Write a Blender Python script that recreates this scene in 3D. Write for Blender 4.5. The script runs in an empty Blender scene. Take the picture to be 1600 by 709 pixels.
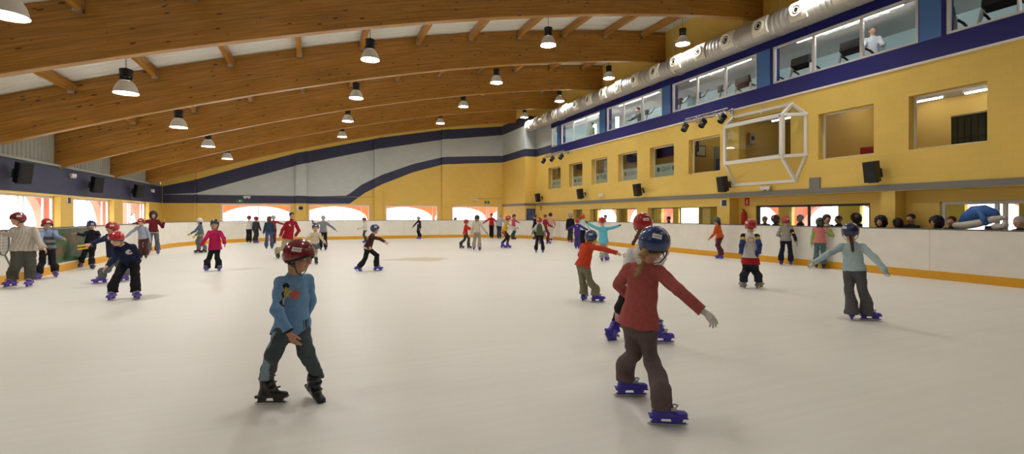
import bpy, bmesh, math, random
import numpy as np
from mathutils import Vector, Matrix
random.seed(7)
SC = bpy.context.scene
COL = SC.collection
PI = math.pi
rad = math.radians

# ------------------------------------------------------------------ camera geometry (a 17 mm lens, level)
EYE = 1.55
F = 755.0
HORIZON = 336.0
YAW = rad(22.3)
CY, SY = math.cos(YAW), math.sin(YAW)

def ray(x, y):
    u = (x - 800.0) / F
    return np.array([u * CY + SY, CY - u * SY, (HORIZON - y) / F])
CAMP = np.array([0.0, 0.0, EYE])
def ground(x, y):
    r = ray(x, y)
    return CAMP + r * (EYE / -r[2])
def at_x(x, y, X):
    r = ray(x, y)
    return CAMP + r * (X / r[0])
def at_y(x, y, Y):
    r = ray(x, y)
    return CAMP + r * (Y / r[1])

# ------------------------------------------------------------------ materials
MATS = {}
def mat(name, col, rough=0.6, metal=0.0, noise=0.0, nscale=8.0, bump=0.0, bscale=60.0, spec=0.4, emit=None, estr=0.0, coat=0.0):
    if name in MATS: return MATS[name]
    m = bpy.data.materials.new(name); m.use_nodes = True
    nt = m.node_tree; b = nt.nodes['Principled BSDF']
    b.inputs['Base Color'].default_value = (*col, 1)
    b.inputs['Roughness'].default_value = rough
    b.inputs['Metallic'].default_value = metal
    b.inputs['Specular IOR Level'].default_value = spec
    if coat: b.inputs['Coat Weight'].default_value = coat; b.inputs['Coat Roughness'].default_value = 0.08
    tc = nt.nodes.new('ShaderNodeTexCoord')
    if noise > 0:
        n = nt.nodes.new('ShaderNodeTexNoise'); n.inputs['Scale'].default_value = nscale; n.inputs['Detail'].default_value = 4
        nt.links.new(tc.outputs['Object'], n.inputs['Vector'])
        r = nt.nodes.new('ShaderNodeValToRGB')
        r.color_ramp.elements[0].position = 0.3; r.color_ramp.elements[1].position = 0.7
        r.color_ramp.elements[0].color = (*[max(0, c * (1 - noise)) for c in col], 1)
        r.color_ramp.elements[1].color = (*[min(1, c * (1 + noise)) for c in col], 1)
        nt.links.new(n.outputs['Fac'], r.inputs['Fac']); nt.links.new(r.outputs['Color'], b.inputs['Base Color'])
    if bump > 0:
        n2 = nt.nodes.new('ShaderNodeTexNoise'); n2.inputs['Scale'].default_value = bscale; n2.inputs['Detail'].default_value = 3
        nt.links.new(tc.outputs['Object'], n2.inputs['Vector'])
        bp = nt.nodes.new('ShaderNodeBump'); bp.inputs['Strength'].default_value = bump; bp.inputs['Distance'].default_value = 0.01
        nt.links.new(n2.outputs['Fac'], bp.inputs['Height']); nt.links.new(bp.outputs['Normal'], b.inputs['Normal'])
    if emit:
        b.inputs['Emission Color'].default_value = (*emit, 1); b.inputs['Emission Strength'].default_value = estr
    MATS[name] = m
    return m

def block_mat(name, col, axis, var=0.02):
    """painted concrete blockwork: faint courses, 0.4 x 0.2 m"""
    m = bpy.data.materials.new(name); m.use_nodes = True
    nt = m.node_tree; b = nt.nodes['Principled BSDF']; b.inputs['Roughness'].default_value = 0.55; b.inputs['Specular IOR Level'].default_value = 0.3
    tc = nt.nodes.new('ShaderNodeTexCoord'); sep = nt.nodes.new('ShaderNodeSeparateXYZ'); cmb = nt.nodes.new('ShaderNodeCombineXYZ')
    nt.links.new(tc.outputs['Object'], sep.inputs[0])
    nt.links.new(sep.outputs['Y' if axis == 'x' else 'X'], cmb.inputs['X']); nt.links.new(sep.outputs['Z'], cmb.inputs['Y'])
    br = nt.nodes.new('ShaderNodeTexBrick'); br.inputs['Scale'].default_value = 1.0
    br.inputs['Brick Width'].default_value = 0.4; br.inputs['Row Height'].default_value = 0.2; br.inputs['Mortar Size'].default_value = 0.006
    br.inputs['Color1'].default_value = (*[c * (1 - var) for c in col], 1); br.inputs['Color2'].default_value = (*[min(1, c * (1 + var)) for c in col], 1)
    br.inputs['Mortar'].default_value = (*[c * 0.95 for c in col], 1)
    nt.links.new(cmb.outputs[0], br.inputs['Vector'])
    n = nt.nodes.new('ShaderNodeTexNoise'); n.inputs['Scale'].default_value = 0.7; n.inputs['Detail'].default_value = 5
    nt.links.new(tc.outputs['Object'], n.inputs['Vector'])
    mx = nt.nodes.new('ShaderNodeMixRGB'); mx.blend_type = 'MULTIPLY'; mx.inputs[0].default_value = 0.12
    nt.links.new(br.outputs['Color'], mx.inputs[1]); nt.links.new(n.outputs['Fac'], mx.inputs[2])
    nt.links.new(mx.outputs[0], b.inputs['Base Color'])
    bp = nt.nodes.new('ShaderNodeBump'); bp.inputs['Strength'].default_value = 0.12; bp.inputs['Distance'].default_value = 0.01; bp.invert = True
    nt.links.new(br.outputs['Fac'], bp.inputs['Height']); nt.links.new(bp.outputs['Normal'], b.inputs['Normal'])
    MATS[name] = m
    return m

def wood_mat():
    m = bpy.data.materials.new('glulam_spruce'); m.use_nodes = True
    nt = m.node_tree; L = nt.links; b = nt.nodes['Principled BSDF']; b.inputs['Roughness'].default_value = 0.30; b.inputs['Specular IOR Level'].default_value = 0.5
    uv = nt.nodes.new('ShaderNodeUVMap')
    mp = nt.nodes.new('ShaderNodeMapping'); mp.inputs['Scale'].default_value = (0.55, 14.0, 1.0); L.new(uv.outputs[0], mp.inputs[0])
    n1 = nt.nodes.new('ShaderNodeTexNoise'); n1.inputs['Scale'].default_value = 1.4; n1.inputs['Detail'].default_value = 6; n1.inputs['Roughness'].default_value = 0.65; L.new(mp.outputs[0], n1.inputs['Vector'])
    r1 = nt.nodes.new('ShaderNodeValToRGB'); r1.color_ramp.elements[0].position = 0.28; r1.color_ramp.elements[1].position = 0.75
    r1.color_ramp.elements[0].color = (0.27, 0.115, 0.016, 1); r1.color_ramp.elements[1].color = (0.60, 0.30, 0.06, 1)
    L.new(n1.outputs['Fac'], r1.inputs[0])
    # laminations 4.5 cm thick, boards of ~3 m: a tone each
    mp2 = nt.nodes.new('ShaderNodeMapping'); mp2.inputs['Scale'].default_value = (1, 1, 1); L.new(uv.outputs[0], mp2.inputs[0])
    br = nt.nodes.new('ShaderNodeTexBrick'); br.inputs['Scale'].default_value = 1; br.inputs['Brick Width'].default_value = 3.1; br.inputs['Row Height'].default_value = 0.085
    br.inputs['Mortar Size'].default_value = 0.0018; br.offset = 0.37
    br.inputs['Color1'].default_value = (0.8, 0.8, 0.8, 1); br.inputs['Color2'].default_value = (1.08, 1.04, 1, 1); br.inputs['Mortar'].default_value = (0.55, 0.5, 0.45, 1)
    L.new(mp2.outputs[0], br.inputs['Vector'])
    mx = nt.nodes.new('ShaderNodeMixRGB'); mx.blend_type = 'MULTIPLY'; mx.inputs[0].default_value = 0.8; L.new(r1.outputs[0], mx.inputs[1]); L.new(br.outputs['Color'], mx.inputs[2])
    # knots
    mp3 = nt.nodes.new('ShaderNodeMapping'); mp3.inputs['Scale'].default_value = (3.2, 10.0, 1); L.new(uv.outputs[0], mp3.inputs[0])
    vo = nt.nodes.new('ShaderNodeTexVoronoi'); vo.inputs['Scale'].default_value = 1.0; L.new(mp3.outputs[0], vo.inputs['Vector'])
    sepc = nt.nodes.new('ShaderNodeSeparateColor'); L.new(vo.outputs['Color'], sepc.inputs[0])
    mul = nt.nodes.new('ShaderNodeMath'); mul.operation = 'MULTIPLY'; mul.inputs[1].default_value = 0.24; L.new(sepc.outputs[0], mul.inputs[0])
    lt = nt.nodes.new('ShaderNodeMath'); lt.operation = 'LESS_THAN'; L.new(vo.outputs['Distance'], lt.inputs[0]); L.new(mul.outputs[0], lt.inputs[1])
    g = nt.nodes.new('ShaderNodeMath'); g.operation = 'GREATER_THAN'; g.inputs[1].default_value = 0.35; L.new(sepc.outputs[1], g.inputs[0])
    km = nt.nodes.new('ShaderNodeMath'); km.operation = 'MULTIPLY'; L.new(lt.outputs[0], km.inputs[0]); L.new(g.outputs[0], km.inputs[1])
    mk = nt.nodes.new('ShaderNodeMixRGB'); mk.inputs[2].default_value = (0.11, 0.038, 0.009, 1); L.new(km.outputs[0], mk.inputs[0]); L.new(mx.outputs[0], mk.inputs[1])
    L.new(mk.outputs[0], b.inputs['Base Color'])
    MATS['wood'] = m
    return m

def ice_mat():
    m = bpy.data.materials.new('ice'); m.use_nodes = True
    nt = m.node_tree; L = nt.links; b = nt.nodes['Principled BSDF']; b.inputs['Specular IOR Level'].default_value = 0.22
    tc = nt.nodes.new('ShaderNodeTexCoord')
    n = nt.nodes.new('ShaderNodeTexNoise'); n.inputs['Scale'].default_value = 0.22; n.inputs['Detail'].default_value = 6; L.new(tc.outputs['Object'], n.inputs['Vector'])
    r = nt.nodes.new('ShaderNodeValToRGB'); r.color_ramp.elements[0].position = 0.35; r.color_ramp.elements[1].position = 0.65
    r.color_ramp.elements[0].color = (0.80, 0.79, 0.75, 1); r.color_ramp.elements[1].color = (0.83, 0.82, 0.785, 1); L.new(n.outputs['Fac'], r.inputs[0])
    # skate scratches: very stretched noise in two directions
    last = r.outputs[0]
    for ang, sc_ in ((0.5, 9.0), (-0.8, 7.0), (1.4, 8.0)):
        mp = nt.nodes.new('ShaderNodeMapping'); mp.inputs['Rotation'].default_value = (0, 0, ang); mp.inputs['Scale'].default_value = (0.25, sc_, 1); L.new(tc.outputs['Object'], mp.inputs[0])
        s = nt.nodes.new('ShaderNodeTexNoise'); s.inputs['Scale'].default_value = 1.5; s.inputs['Detail'].default_value = 5; L.new(mp.outputs[0], s.inputs['Vector'])
        rr = nt.nodes.new('ShaderNodeValToRGB'); rr.color_ramp.elements[0].position = 0.2; rr.color_ramp.elements[1].position = 0.75
        rr.color_ramp.elements[0].color = (0.955, 0.953, 0.95, 1); rr.color_ramp.elements[1].color = (1, 1, 1, 1); L.new(s.outputs['Fac'], rr.inputs[0])
        mx = nt.nodes.new('ShaderNodeMixRGB'); mx.blend_type = 'MULTIPLY'; mx.inputs[0].default_value = 0.75; L.new(last, mx.inputs[1]); L.new(rr.outputs[0], mx.inputs[2]); last = mx.outputs[0]
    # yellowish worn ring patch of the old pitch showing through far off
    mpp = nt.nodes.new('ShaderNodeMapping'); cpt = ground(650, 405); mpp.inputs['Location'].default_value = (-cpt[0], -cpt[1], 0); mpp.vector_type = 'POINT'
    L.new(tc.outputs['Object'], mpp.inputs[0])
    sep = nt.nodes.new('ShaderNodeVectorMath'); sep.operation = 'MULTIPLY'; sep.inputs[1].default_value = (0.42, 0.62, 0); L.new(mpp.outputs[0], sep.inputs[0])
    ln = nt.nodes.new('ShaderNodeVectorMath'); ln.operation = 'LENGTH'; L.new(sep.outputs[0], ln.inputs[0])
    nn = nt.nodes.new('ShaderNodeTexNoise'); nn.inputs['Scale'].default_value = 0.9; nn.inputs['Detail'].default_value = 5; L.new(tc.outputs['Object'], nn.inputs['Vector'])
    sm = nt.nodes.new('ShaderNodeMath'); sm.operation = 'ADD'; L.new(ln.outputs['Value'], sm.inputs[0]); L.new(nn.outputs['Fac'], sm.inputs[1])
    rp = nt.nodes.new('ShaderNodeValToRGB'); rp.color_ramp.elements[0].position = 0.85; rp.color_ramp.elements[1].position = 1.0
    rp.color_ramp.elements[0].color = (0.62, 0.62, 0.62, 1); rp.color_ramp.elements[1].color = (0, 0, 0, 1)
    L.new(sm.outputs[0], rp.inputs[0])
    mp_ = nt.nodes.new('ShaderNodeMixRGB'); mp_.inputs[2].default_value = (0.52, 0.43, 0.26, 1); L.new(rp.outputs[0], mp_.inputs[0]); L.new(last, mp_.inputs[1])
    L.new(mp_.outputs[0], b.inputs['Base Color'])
    n3 = nt.nodes.new('ShaderNodeTexNoise'); n3.inputs['Scale'].default_value = 1.3; n3.inputs['Detail'].default_value = 6; L.new(tc.outputs['Object'], n3.inputs['Vector'])
    mr = nt.nodes.new('ShaderNodeMapRange'); mr.inputs['From Min'].default_value = 0.3; mr.inputs['From Max'].default_value = 0.7; mr.inputs['To Min'].default_value = 0.34; mr.inputs['To Max'].default_value = 0.44
    L.new(n3.outputs['Fac'], mr.inputs[0]); L.new(mr.outputs[0], b.inputs['Roughness'])
    n4 = nt.nodes.new('ShaderNodeTexNoise'); n4.inputs['Scale'].default_value = 5; n4.inputs['Detail'].default_value = 6; L.new(tc.outputs['Object'], n4.inputs['Vector'])
    bp = nt.nodes.new('ShaderNodeBump'); bp.inputs['Strength'].default_value = 0.06; bp.inputs['Distance'].default_value = 0.02
    L.new(n4.outputs['Fac'], bp.inputs['Height']); L.new(bp.outputs['Normal'], b.inputs['Normal'])
    MATS['ice'] = m
    return m

def glass_mat(name='pane_glass', tint=(0.93, 0.96, 0.96), refl=0.05):
    if name in MATS: return MATS[name]
    m = bpy.data.materials.new(name); m.use_nodes = True; nt = m.node_tree; L = nt.links
    nt.nodes.remove(nt.nodes['Principled BSDF']); out = nt.nodes['Material Output']
    t = nt.nodes.new('ShaderNodeBsdfTransparent'); t.inputs[0].default_value = (*tint, 1)
    g = nt.nodes.new('ShaderNodeBsdfGlossy'); g.inputs['Roughness'].default_value = 0.02
    lw = nt.nodes.new('ShaderNodeFresnel'); lw.inputs[0].default_value = 1.45
    ml = nt.nodes.new('ShaderNodeMath'); ml.operation = 'MULTIPLY'; ml.inputs[1].default_value = .25; L.new(lw.outputs[0], ml.inputs[0])
    mx = nt.nodes.new('ShaderNodeMixShader'); L.new(ml.outputs[0], mx.inputs[0]); L.new(t.outputs[0], mx.inputs[1]); L.new(g.outputs[0], mx.inputs[2])
    L.new(mx.outputs[0], out.inputs[0]); MATS[name] = m
    return m

def emit_mat(name, col, s):
    if name in MATS: return MATS[name]
    m = bpy.data.materials.new(name); m.use_nodes = True; nt = m.node_tree
    nt.nodes.remove(nt.nodes['Principled BSDF']); e = nt.nodes.new('ShaderNodeEmission')
    e.inputs[0].default_value = (*col, 1); e.inputs[1].default_value = s
    nt.links.new(e.outputs[0], nt.nodes['Material Output'].inputs[0]); MATS[name] = m
    return m

# ------------------------------------------------------------------ mesh builder
class MB:
    def __init__(s): s.v = []; s.f = []; s.m = []
    def add(s, vs, fs, mi=0):
        o = len(s.v); s.v += [tuple(map(float, p)) for p in vs]; s.f += [tuple(i + o for i in f) for f in fs]; s.m += [mi] * len(fs); return s
    def box(s, a, b, mi=0):
        x0, y0, z0 = a; x1, y1, z1 = b
        x0, x1 = min(x0, x1), max(x0, x1); y0, y1 = min(y0, y1), max(y0, y1); z0, z1 = min(z0, z1), max(z0, z1)
        v = [(x0, y0, z0), (x1, y0, z0), (x1, y1, z0), (x0, y1, z0), (x0, y0, z1), (x1, y0, z1), (x1, y1, z1), (x0, y1, z1)]
        return s.add(v, [(0, 3, 2, 1), (4, 5, 6, 7), (0, 1, 5, 4), (1, 2, 6, 5), (2, 3, 7, 6), (3, 0, 4, 7)], mi)
    def cbox(s, a, b, c=0.01, mi=0):
        """box with chamfered edges"""
        bm = bmesh.new(); bmesh.ops.create_cube(bm, size=1)
        for v in bm.verts:
            v.co = Vector([(a[i] + b[i]) / 2 + v.co[i] * abs(b[i] - a[i]) for i in range(3)])
        bmesh.ops.bevel(bm, geom=bm.edges[:], offset=c, segments=2, affect='EDGES', profile=0.5)
        bm.verts.index_update()
        s.add([v.co[:] for v in bm.verts], [[v.index for v in f.verts] for f in bm.faces], mi); bm.free(); return s
    def quad(s, a, b, c, d, mi=0): return s.add([a, b, c, d], [(0, 1, 2, 3)], mi)
    def tube(s, pts, r, n=8, mi=0, caps=True):
        pts = [Vector(p) for p in pts]; rs = r if isinstance(r, (list, tuple)) else [r] * len(pts)
        rings = []; ref = None
        for i, p in enumerate(pts):
            d = (pts[min(i + 1, len(pts) - 1)] - pts[max(i - 1, 0)]).normalized()
            if ref is None:
                ref = d.orthogonal().normalized()
            ref = (ref - d * ref.dot(d)).normalized(); q = d.cross(ref)
            rings.append([p + ref * math.cos(2 * PI * k / n) * rs[i] + q * math.sin(2 * PI * k / n) * rs[i] for k in range(n)])
        vs = [v for rg in rings for v in rg]; fs = []
        for i in range(len(pts) - 1):
            for k in range(n):
                fs.append((i * n + k, i * n + (k + 1) % n, (i + 1) * n + (k + 1) % n, (i + 1) * n + k))
        if caps: fs.append(tuple(range(n))[::-1]); fs.append(tuple((len(pts) - 1) * n + k for k in range(n)))
        return s.add(vs, fs, mi)
    def lathe(s, prof, c=(0, 0, 0), n=24, mi=0, axis='z', closed=False):
        """prof: list of (radius, height)"""
        vs = []; fs = []
        for r, h in prof:
            for k in range(n):
                a = 2 * PI * k / n
                p = (r * math.cos(a), r * math.sin(a), h)
                if axis == 'x': p = (p[2], p[0], p[1])
                if axis == 'y': p = (p[1], p[2], p[0])
                vs.append((p[0] + c[0], p[1] + c[1], p[2] + c[2]))
        m = len(prof)
        for i in range(m - 1):
            for k in range(n): fs.append((i * n + k, i * n + (k + 1) % n, (i + 1) * n + (k + 1) % n, (i + 1) * n + k))
        if prof[0][0] > 1e-6 and closed: fs.append(tuple(range(n))[::-1])
        if prof[-1][0] > 1e-6 and closed: fs.append(tuple((m - 1) * n + k for k in range(n)))
        return s.add(vs, fs, mi)
    def ball(s, c, r, n=12, mi=0):
        rx, ry, rz = r if isinstance(r, (list, tuple)) else (r, r, r)
        prof = [(math.sin(PI * i / n), -math.cos(PI * i / n)) for i in range(n + 1)]; vs = []; fs = []; N = n * 2
        for pr, h in prof:
            for k in range(N): vs.append((c[0] + rx * pr * math.cos(2 * PI * k / N), c[1] + ry * pr * math.sin(2 * PI * k / N), c[2] + rz * h))
        for i in range(n):
            for k in range(N): fs.append((i * N + k, i * N + (k + 1) % N, (i + 1) * N + (k + 1) % N, (i + 1) * N + k))
        return s.add(vs, fs, mi)
    def prism(s, poly, axis, a, b, mi=0):
        """poly of 2D points extruded along axis from a to b; axis 'x' -> poly is (y,z), 'y' -> (x,z), 'z' -> (x,y)"""
        n = len(poly)
        def P(p, t): return {'x': (t, p[0], p[1]), 'y': (p[0], t, p[1]), 'z': (p[0], p[1], t)}[axis]
        vs = [P(p, a) for p in poly] + [P(p, b) for p in poly]
        fs = [tuple(range(n)), tuple(range(n, 2 * n))[::-1]] + [(i, i + n, (i + 1) % n + n, (i + 1) % n) for i in range(n)]
        return s.add(vs, fs, mi)
    def xform(s, M):
        s.v = [tuple(M @ Vector(p)) for p in s.v]; return s
    def mesh(s, name, mats, smooth=False):
        me = bpy.data.meshes.new(name); me.from_pydata(s.v, [], s.f)
        for m in (mats if isinstance(mats, (list, tuple)) else [mats]): me.materials.append(m)
        me.polygons.foreach_set('material_index', s.m)
        if smooth is True: me.polygons.foreach_set('use_smooth', [True] * len(s.f))
        me.validate(); bm = bmesh.new(); bm.from_mesh(me); bmesh.ops.recalc_face_normals(bm, faces=bm.faces)
        if isinstance(smooth, float):
            for f in bm.faces: f.smooth = True
            for e in bm.edges:
                if len(e.link_faces) == 2 and e.calc_face_angle(0) > smooth: e.smooth = False
        bm.to_mesh(me); bm.free()
        return me
    def build(s, name, mats, parent=None, smooth=False, loc=None):
        o = bpy.data.objects.new(name, s.mesh(name, mats, smooth)); COL.objects.link(o)
        if parent: o.parent = parent
        if loc is not None: o.location = loc
        return o

def tag(o, label=None, cat=None, group=None, kind=None):
    if label: o['label'] = label
    if cat: o['category'] = cat
    if group: o['group'] = group
    if kind: o['kind'] = kind
    return o
def thing(name, label, cat, loc=(0, 0, 0), rz=0.0, group=None, kind=None):
    o = bpy.data.objects.new(name, None); COL.objects.link(o); o.location = loc; o.rotation_euler = (0, 0, rz); o.empty_display_size = 0.1
    return tag(o, label, cat, group, kind)
def struct(o, label=None): return tag(o, label, None, None, 'structure')
def link_mesh(name, me, parent, M=None):
    o = bpy.data.objects.new(name, me); COL.objects.link(o)
    if parent: o.parent = parent
    if M is not None: o.matrix_basis = M
    return o
def copy_tree(o, parent=None):
    c = o.copy(); COL.objects.link(c)
    if parent: c.parent = parent
    for ch in list(o.children): copy_tree(ch, c)
    return c
def text(name, body, size, m, parent, M, extrude=0.002, align='CENTER'):
    cu = bpy.data.curves.new(name, 'FONT'); cu.body = body; cu.size = size; cu.extrude = extrude; cu.align_x = align; cu.align_y = 'CENTER'
    tmp = bpy.data.objects.new(name, cu); COL.objects.link(tmp); bpy.context.view_layer.update()
    me = bpy.data.meshes.new_from_object(tmp.evaluated_get(bpy.context.evaluated_depsgraph_get())); bpy.data.objects.remove(tmp); bpy.data.curves.remove(cu)
    me.materials.clear(); me.materials.append(m); o = bpy.data.objects.new(name, me); COL.objects.link(o); o.parent = parent; o.matrix_basis = M
    return o

def wall(name, plane, const, thick, us, zs, hole, mats, matfn=None, parent=None, extra=None):
    """wall with rectangular openings: cells of a u-z grid; reveals where a cell meets a hole. plane 'x': point = (const, u, z)"""
    mb = MB(); us = sorted(set(round(u, 4) for u in us)); zs = sorted(set(round(z, 4) for z in zs))
    def P(u, z, t): return (const + t, u, z) if plane == 'x' else (u, const + t, z)
    nu, nz = len(us) - 1, len(zs) - 1
    solid = [[not hole((us[i] + us[i + 1]) / 2, (zs[j] + zs[j + 1]) / 2) for j in range(nz)] for i in range(nu)]
    def S(i, j): return 0 <= i < nu and 0 <= j < nz and solid[i][j]
    for i in range(nu):
        for j in range(nz):
            if not solid[i][j]: continue
            a, b, c, d = us[i], us[i + 1], zs[j], zs[j + 1]
            mi = matfn((a + b) / 2, (c + d) / 2) if matfn else 0
            mb.quad(P(a, c, 0), P(b, c, 0), P(b, d, 0), P(a, d, 0), mi); mb.quad(P(a, c, thick), P(a, d, thick), P(b, d, thick), P(b, c, thick), mi)
            if not S(i - 1, j): mb.quad(P(a, c, 0), P(a, d, 0), P(a, d, thick), P(a, c, thick), mi)
            if not S(i + 1, j): mb.quad(P(b, c, 0), P(b, c, thick), P(b, d, thick), P(b, d, 0), mi)
            if not S(i, j - 1): mb.quad(P(a, c, 0), P(a, c, thick), P(b, c, thick), P(b, c, 0), mi)
            if not S(i, j + 1): mb.quad(P(a, d, 0), P(b, d, 0), P(b, d, thick), P(a, d, thick), mi)
    if extra: extra(mb)
    o = mb.build(name, mats, parent)
    return struct(o) if not parent else o
# ================================================================== THE HALL
XL, XR, YB, YF = -8.6, 14.6, 35.5, -15.0
YELLOW = (0.86, 0.60, 0.145)
block_mat('yellow_x', YELLOW, 'x'); block_mat('yellow_y', YELLOW, 'y')
block_mat('pale_x', (0.60, 0.66, 0.66), 'x', .03); block_mat('pale_y', (0.60, 0.66, 0.66), 'y', .03)
block_mat('navy_x', (0.050, 0.058, 0.115), 'x', .05); block_mat('navy_y', (0.050, 0.058, 0.115), 'y', .05)
mat('royal', (0.016, 0.018, 0.17), .5); mat('sky_blue', (0.085, 0.215, 0.53), .5)
mat('white_frame', (0.84, 0.82, 0.78), .45); mat('white_pvc', (0.78, 0.77, 0.75), .4); mat('grey_strip', (0.21, 0.20, 0.18), .5)
mat('deck', (0.84, 0.85, 0.80), .5); mat('panel_grey', (0.36, 0.37, 0.33), .5)
mat('steel', (0.62, 0.62, 0.60), .25, 1.0); mat('galv', (0.70, 0.69, 0.66), .33, 0.9, .12, 14); mat('black_plastic', (0.009, 0.009, 0.010), .45)
mat('dark_metal', (0.05, 0.05, 0.05), .45, .4); mat('board_white', (0.82, 0.79, 0.72), .42, 0, .035, 3); mat('kick_yellow', (0.72, 0.36, 0.018), .4)
mat('rubber', (0.02, 0.02, 0.02), .6); mat('plastic_white', (0.72, 0.72, 0.70), .4); mat('salmon', (0.62, 0.17, 0.10), .7, 0, .06, 2)
wood_mat(); ice_mat(); glass_mat()

# ---- floor: the ice slab, and the concrete strip outside the barrier
mb = MB(); mb.box((-13, YF - 2, -0.3), (24, YB + 0.3, 0)); struct(mb.build('floor', MATS['ice']))

# ---- roof shape: one arched slope rising from left wall to right wall
def zb(x): return 3.5 + 0.2912 * (x + 7.9) - 0.0056 * (x + 7.9) * (x - 1.75)
DEPTH = 1.30
BEAMY = [12.35 + 5.1 * k for k in range(-5, 5)]
NX = 40
def beam(y):
    mb = MB(); xs = [XL - 0.2 + (XR + 0.15 - XL + 0.2) * i / NX for i in range(NX + 1)]
    vs = []
    for x in xs:
        for (dy, dz) in ((0, 0.012), (0.012, 0), (0.208, 0), (0.22, 0.012), (0.22, DEPTH), (0, DEPTH)):
            vs.append((x, y + dy, zb(x) + dz))
    fs = []
    for i in range(NX):
        for k in range(6):
            fs.append((i * 6 + k, i * 6 + (k + 1) % 6, (i + 1) * 6 + (k + 1) % 6, (i + 1) * 6 + k))
    fs.append(tuple(range(6))); fs.append(tuple(NX * 6 + k for k in range(6)))
    mb.add(vs, fs); o = mb.build('roof_beam', MATS['wood'])
    me = o.data; uv = me.uv_layers.new(name='UVMap')
    co = [v.co for v in me.vertices]
    off = (y * 1.37) % 7
    for p in me.polygons:
        n = p.normal
        for li in p.loop_indices:
            c = co[me.loops[li].vertex_index]
            uv.data[li].uv = ((c.x * 1.03 + off), (c.z - zb(c.x)) + off) if abs(n.y) > .3 else (c.x * 1.03 + off, c.y)
    return struct(o)
for y in BEAMY: beam(y)
# ---- purlins hung between the beams, with a steel shoe at each end
PX = [-6.35 + 1.97 * k for k in range(11)]
def purlin(x, y0, y1):
    mb = MB(); zt = zb(x) + DEPTH - .02
    mb.cbox((x - .075, y0, zt - .25), (x + .075, y1, zt), .008)
    o = mb.build('roof_purlin', MATS['wood']); me = o.data; uv = me.uv_layers.new(name='UVMap')
    for l in me.loops:
        c = me.vertices[l.vertex_index].co; uv.data[l.index].uv = (c.y + x, c.z - zt + c.x * .4)
    sh = MB()
    for (a, b) in ((y0 + .002, y0 + .10), (y1 - .10, y1 - .002)):
        sh.box((x - .085, a, zt - .30), (x + .085, b, zt - .245)); sh.box((x - .085, a, zt - .3), (x - .078, b, zt - .06)); sh.box((x + .078, a, zt - .3), (x + .085, b, zt - .06))
    sh.build('shoe', MATS['galv'], o)
    return struct(o)
for k in range(3, len(BEAMY) - 1):
    for x in PX: purlin(x, BEAMY[k] + .22, BEAMY[k + 1])
# ---- ribbed white steel roof deck (ribs run up the slope)
mb = MB(); prof = []; y = YF - 1
while y < YB + .3:
    prof += [(y, 0), (y + .11, 0), (y + .14, .045), (y + .22, .045)]; y += .25
nxd = 26; xs = [XL - .3 + (XR + .5 - XL + .3) * i / nxd for i in range(nxd + 1)]
vs = [(x, yy, zb(x) + DEPTH + .01 + dz) for x in xs for (yy, dz) in prof]; n = len(prof)
fs = [(i * n + k, i * n + k + 1, (i + 1) * n + k + 1, (i + 1) * n + k) for i in range(nxd) for k in range(n - 1)]
mb.add(vs, fs)
mb.add([(x, yy, zb(x) + DEPTH + .35) for x in xs for yy in (YF - 1, YB + .3)], [(i * 2, i * 2 + 1, i * 2 + 3, i * 2 + 2) for i in range(nxd)])
struct(mb.build('ceiling', MATS['deck']))

# ---- left wall with three windows in view
LW = [(13.5, 17.6), (18.6, 22.7), (23.75, 27.85), (28.95, 33.0)]
def lhole(u, z): return any(a < u < b for a, b in LW) and 0.95 < z < 2.25
def lmat(u, z): return 1 if z > 2.3 else 0
wall('wall_left', 'x', XL, -0.3, [YF, YB] + [q for w in LW for q in w], [0, .95, 2.25, 2.3, 3.30], lhole, [MATS['yellow_x'], MATS['navy_x']], lmat)
mb = MB(); mb.box((XL - .3, YF, 3.30), (XL + .07, YB, 3.38)); struct(mb.build('trim_1', MATS['panel_grey']))
# ribbed cladding between the beam ends
mb = MB(); yy = YF; vs = []; pr = []
while yy < YB:
    pr += [(yy, 0), (yy + .12, 0), (yy + .145, .03), (yy + .225, .03)]; yy += .25
vs = [(XL - .12 + d, q, z) for z in (3.38, 4.75) for q, d in pr]; n = len(pr)
mb.add(vs, [(k, k + 1, n + k + 1, n + k) for k in range(n - 1)]); struct(mb.build('wall_left_cladding', MATS['panel_grey']))

def window(name, plane, const, u0, u1, z0, z1, bars, fw=.06, dep=.08, fm='white_pvc', glass='pane_glass', bw=.05):
    """frame + mullions + one pane; plane as in wall(); const = middle of the frame depth"""
    mb = MB(); h = dep / 2
    def B(a, b, c, d, t=h):
        if plane == 'x': mb.cbox((const - t, a, c), (const + t, b, d), .006)
        else: mb.cbox((a, const - t, c), (b, const + t, d), .006)
    B(u0, u0 + fw, z0, z1); B(u1 - fw, u1, z0, z1); B(u0 + fw, u1 - fw, z0, z0 + fw); B(u0 + fw, u1 - fw, z1 - fw, z1)
    o = mb.build(name, MATS[fm]); struct(o)
    if bars:
        mb = MB()
        for b in bars: B(b - bw / 2, b + bw / 2, z0 + fw, z1 - fw, h * .8)
        mb.build('mullion', MATS[fm], o)
    g = MB(); t = .004
    if plane == 'x': g.quad((const, u0 + fw * .5, z0 + fw * .5), (const, u1 - fw * .5, z0 + fw * .5), (const, u1 - fw * .5, z1 - fw * .5), (const, u0 + fw * .5, z1 - fw * .5))
    else: g.quad((u0 + fw * .5, const, z0 + fw * .5), (u1 - fw * .5, const, z0 + fw * .5), (u1 - fw * .5, const, z1 - fw * .5), (u0 + fw * .5, const, z1 - fw * .5))
    g.build('pane', MATS[glass], o)
    return o
wn = 0
def wname():
    global wn; wn += 1; return 'window_%d' % wn
for a, b in LW:
    d = b - a
    window(wname(), 'x', XL - .25, a, b, .95, 2.25, [a + d * .46, a + d * .53, a + d * .84] if a != 28.95 else [a + d * .38, a + d * .46, a + d * .86], .09)

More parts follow.
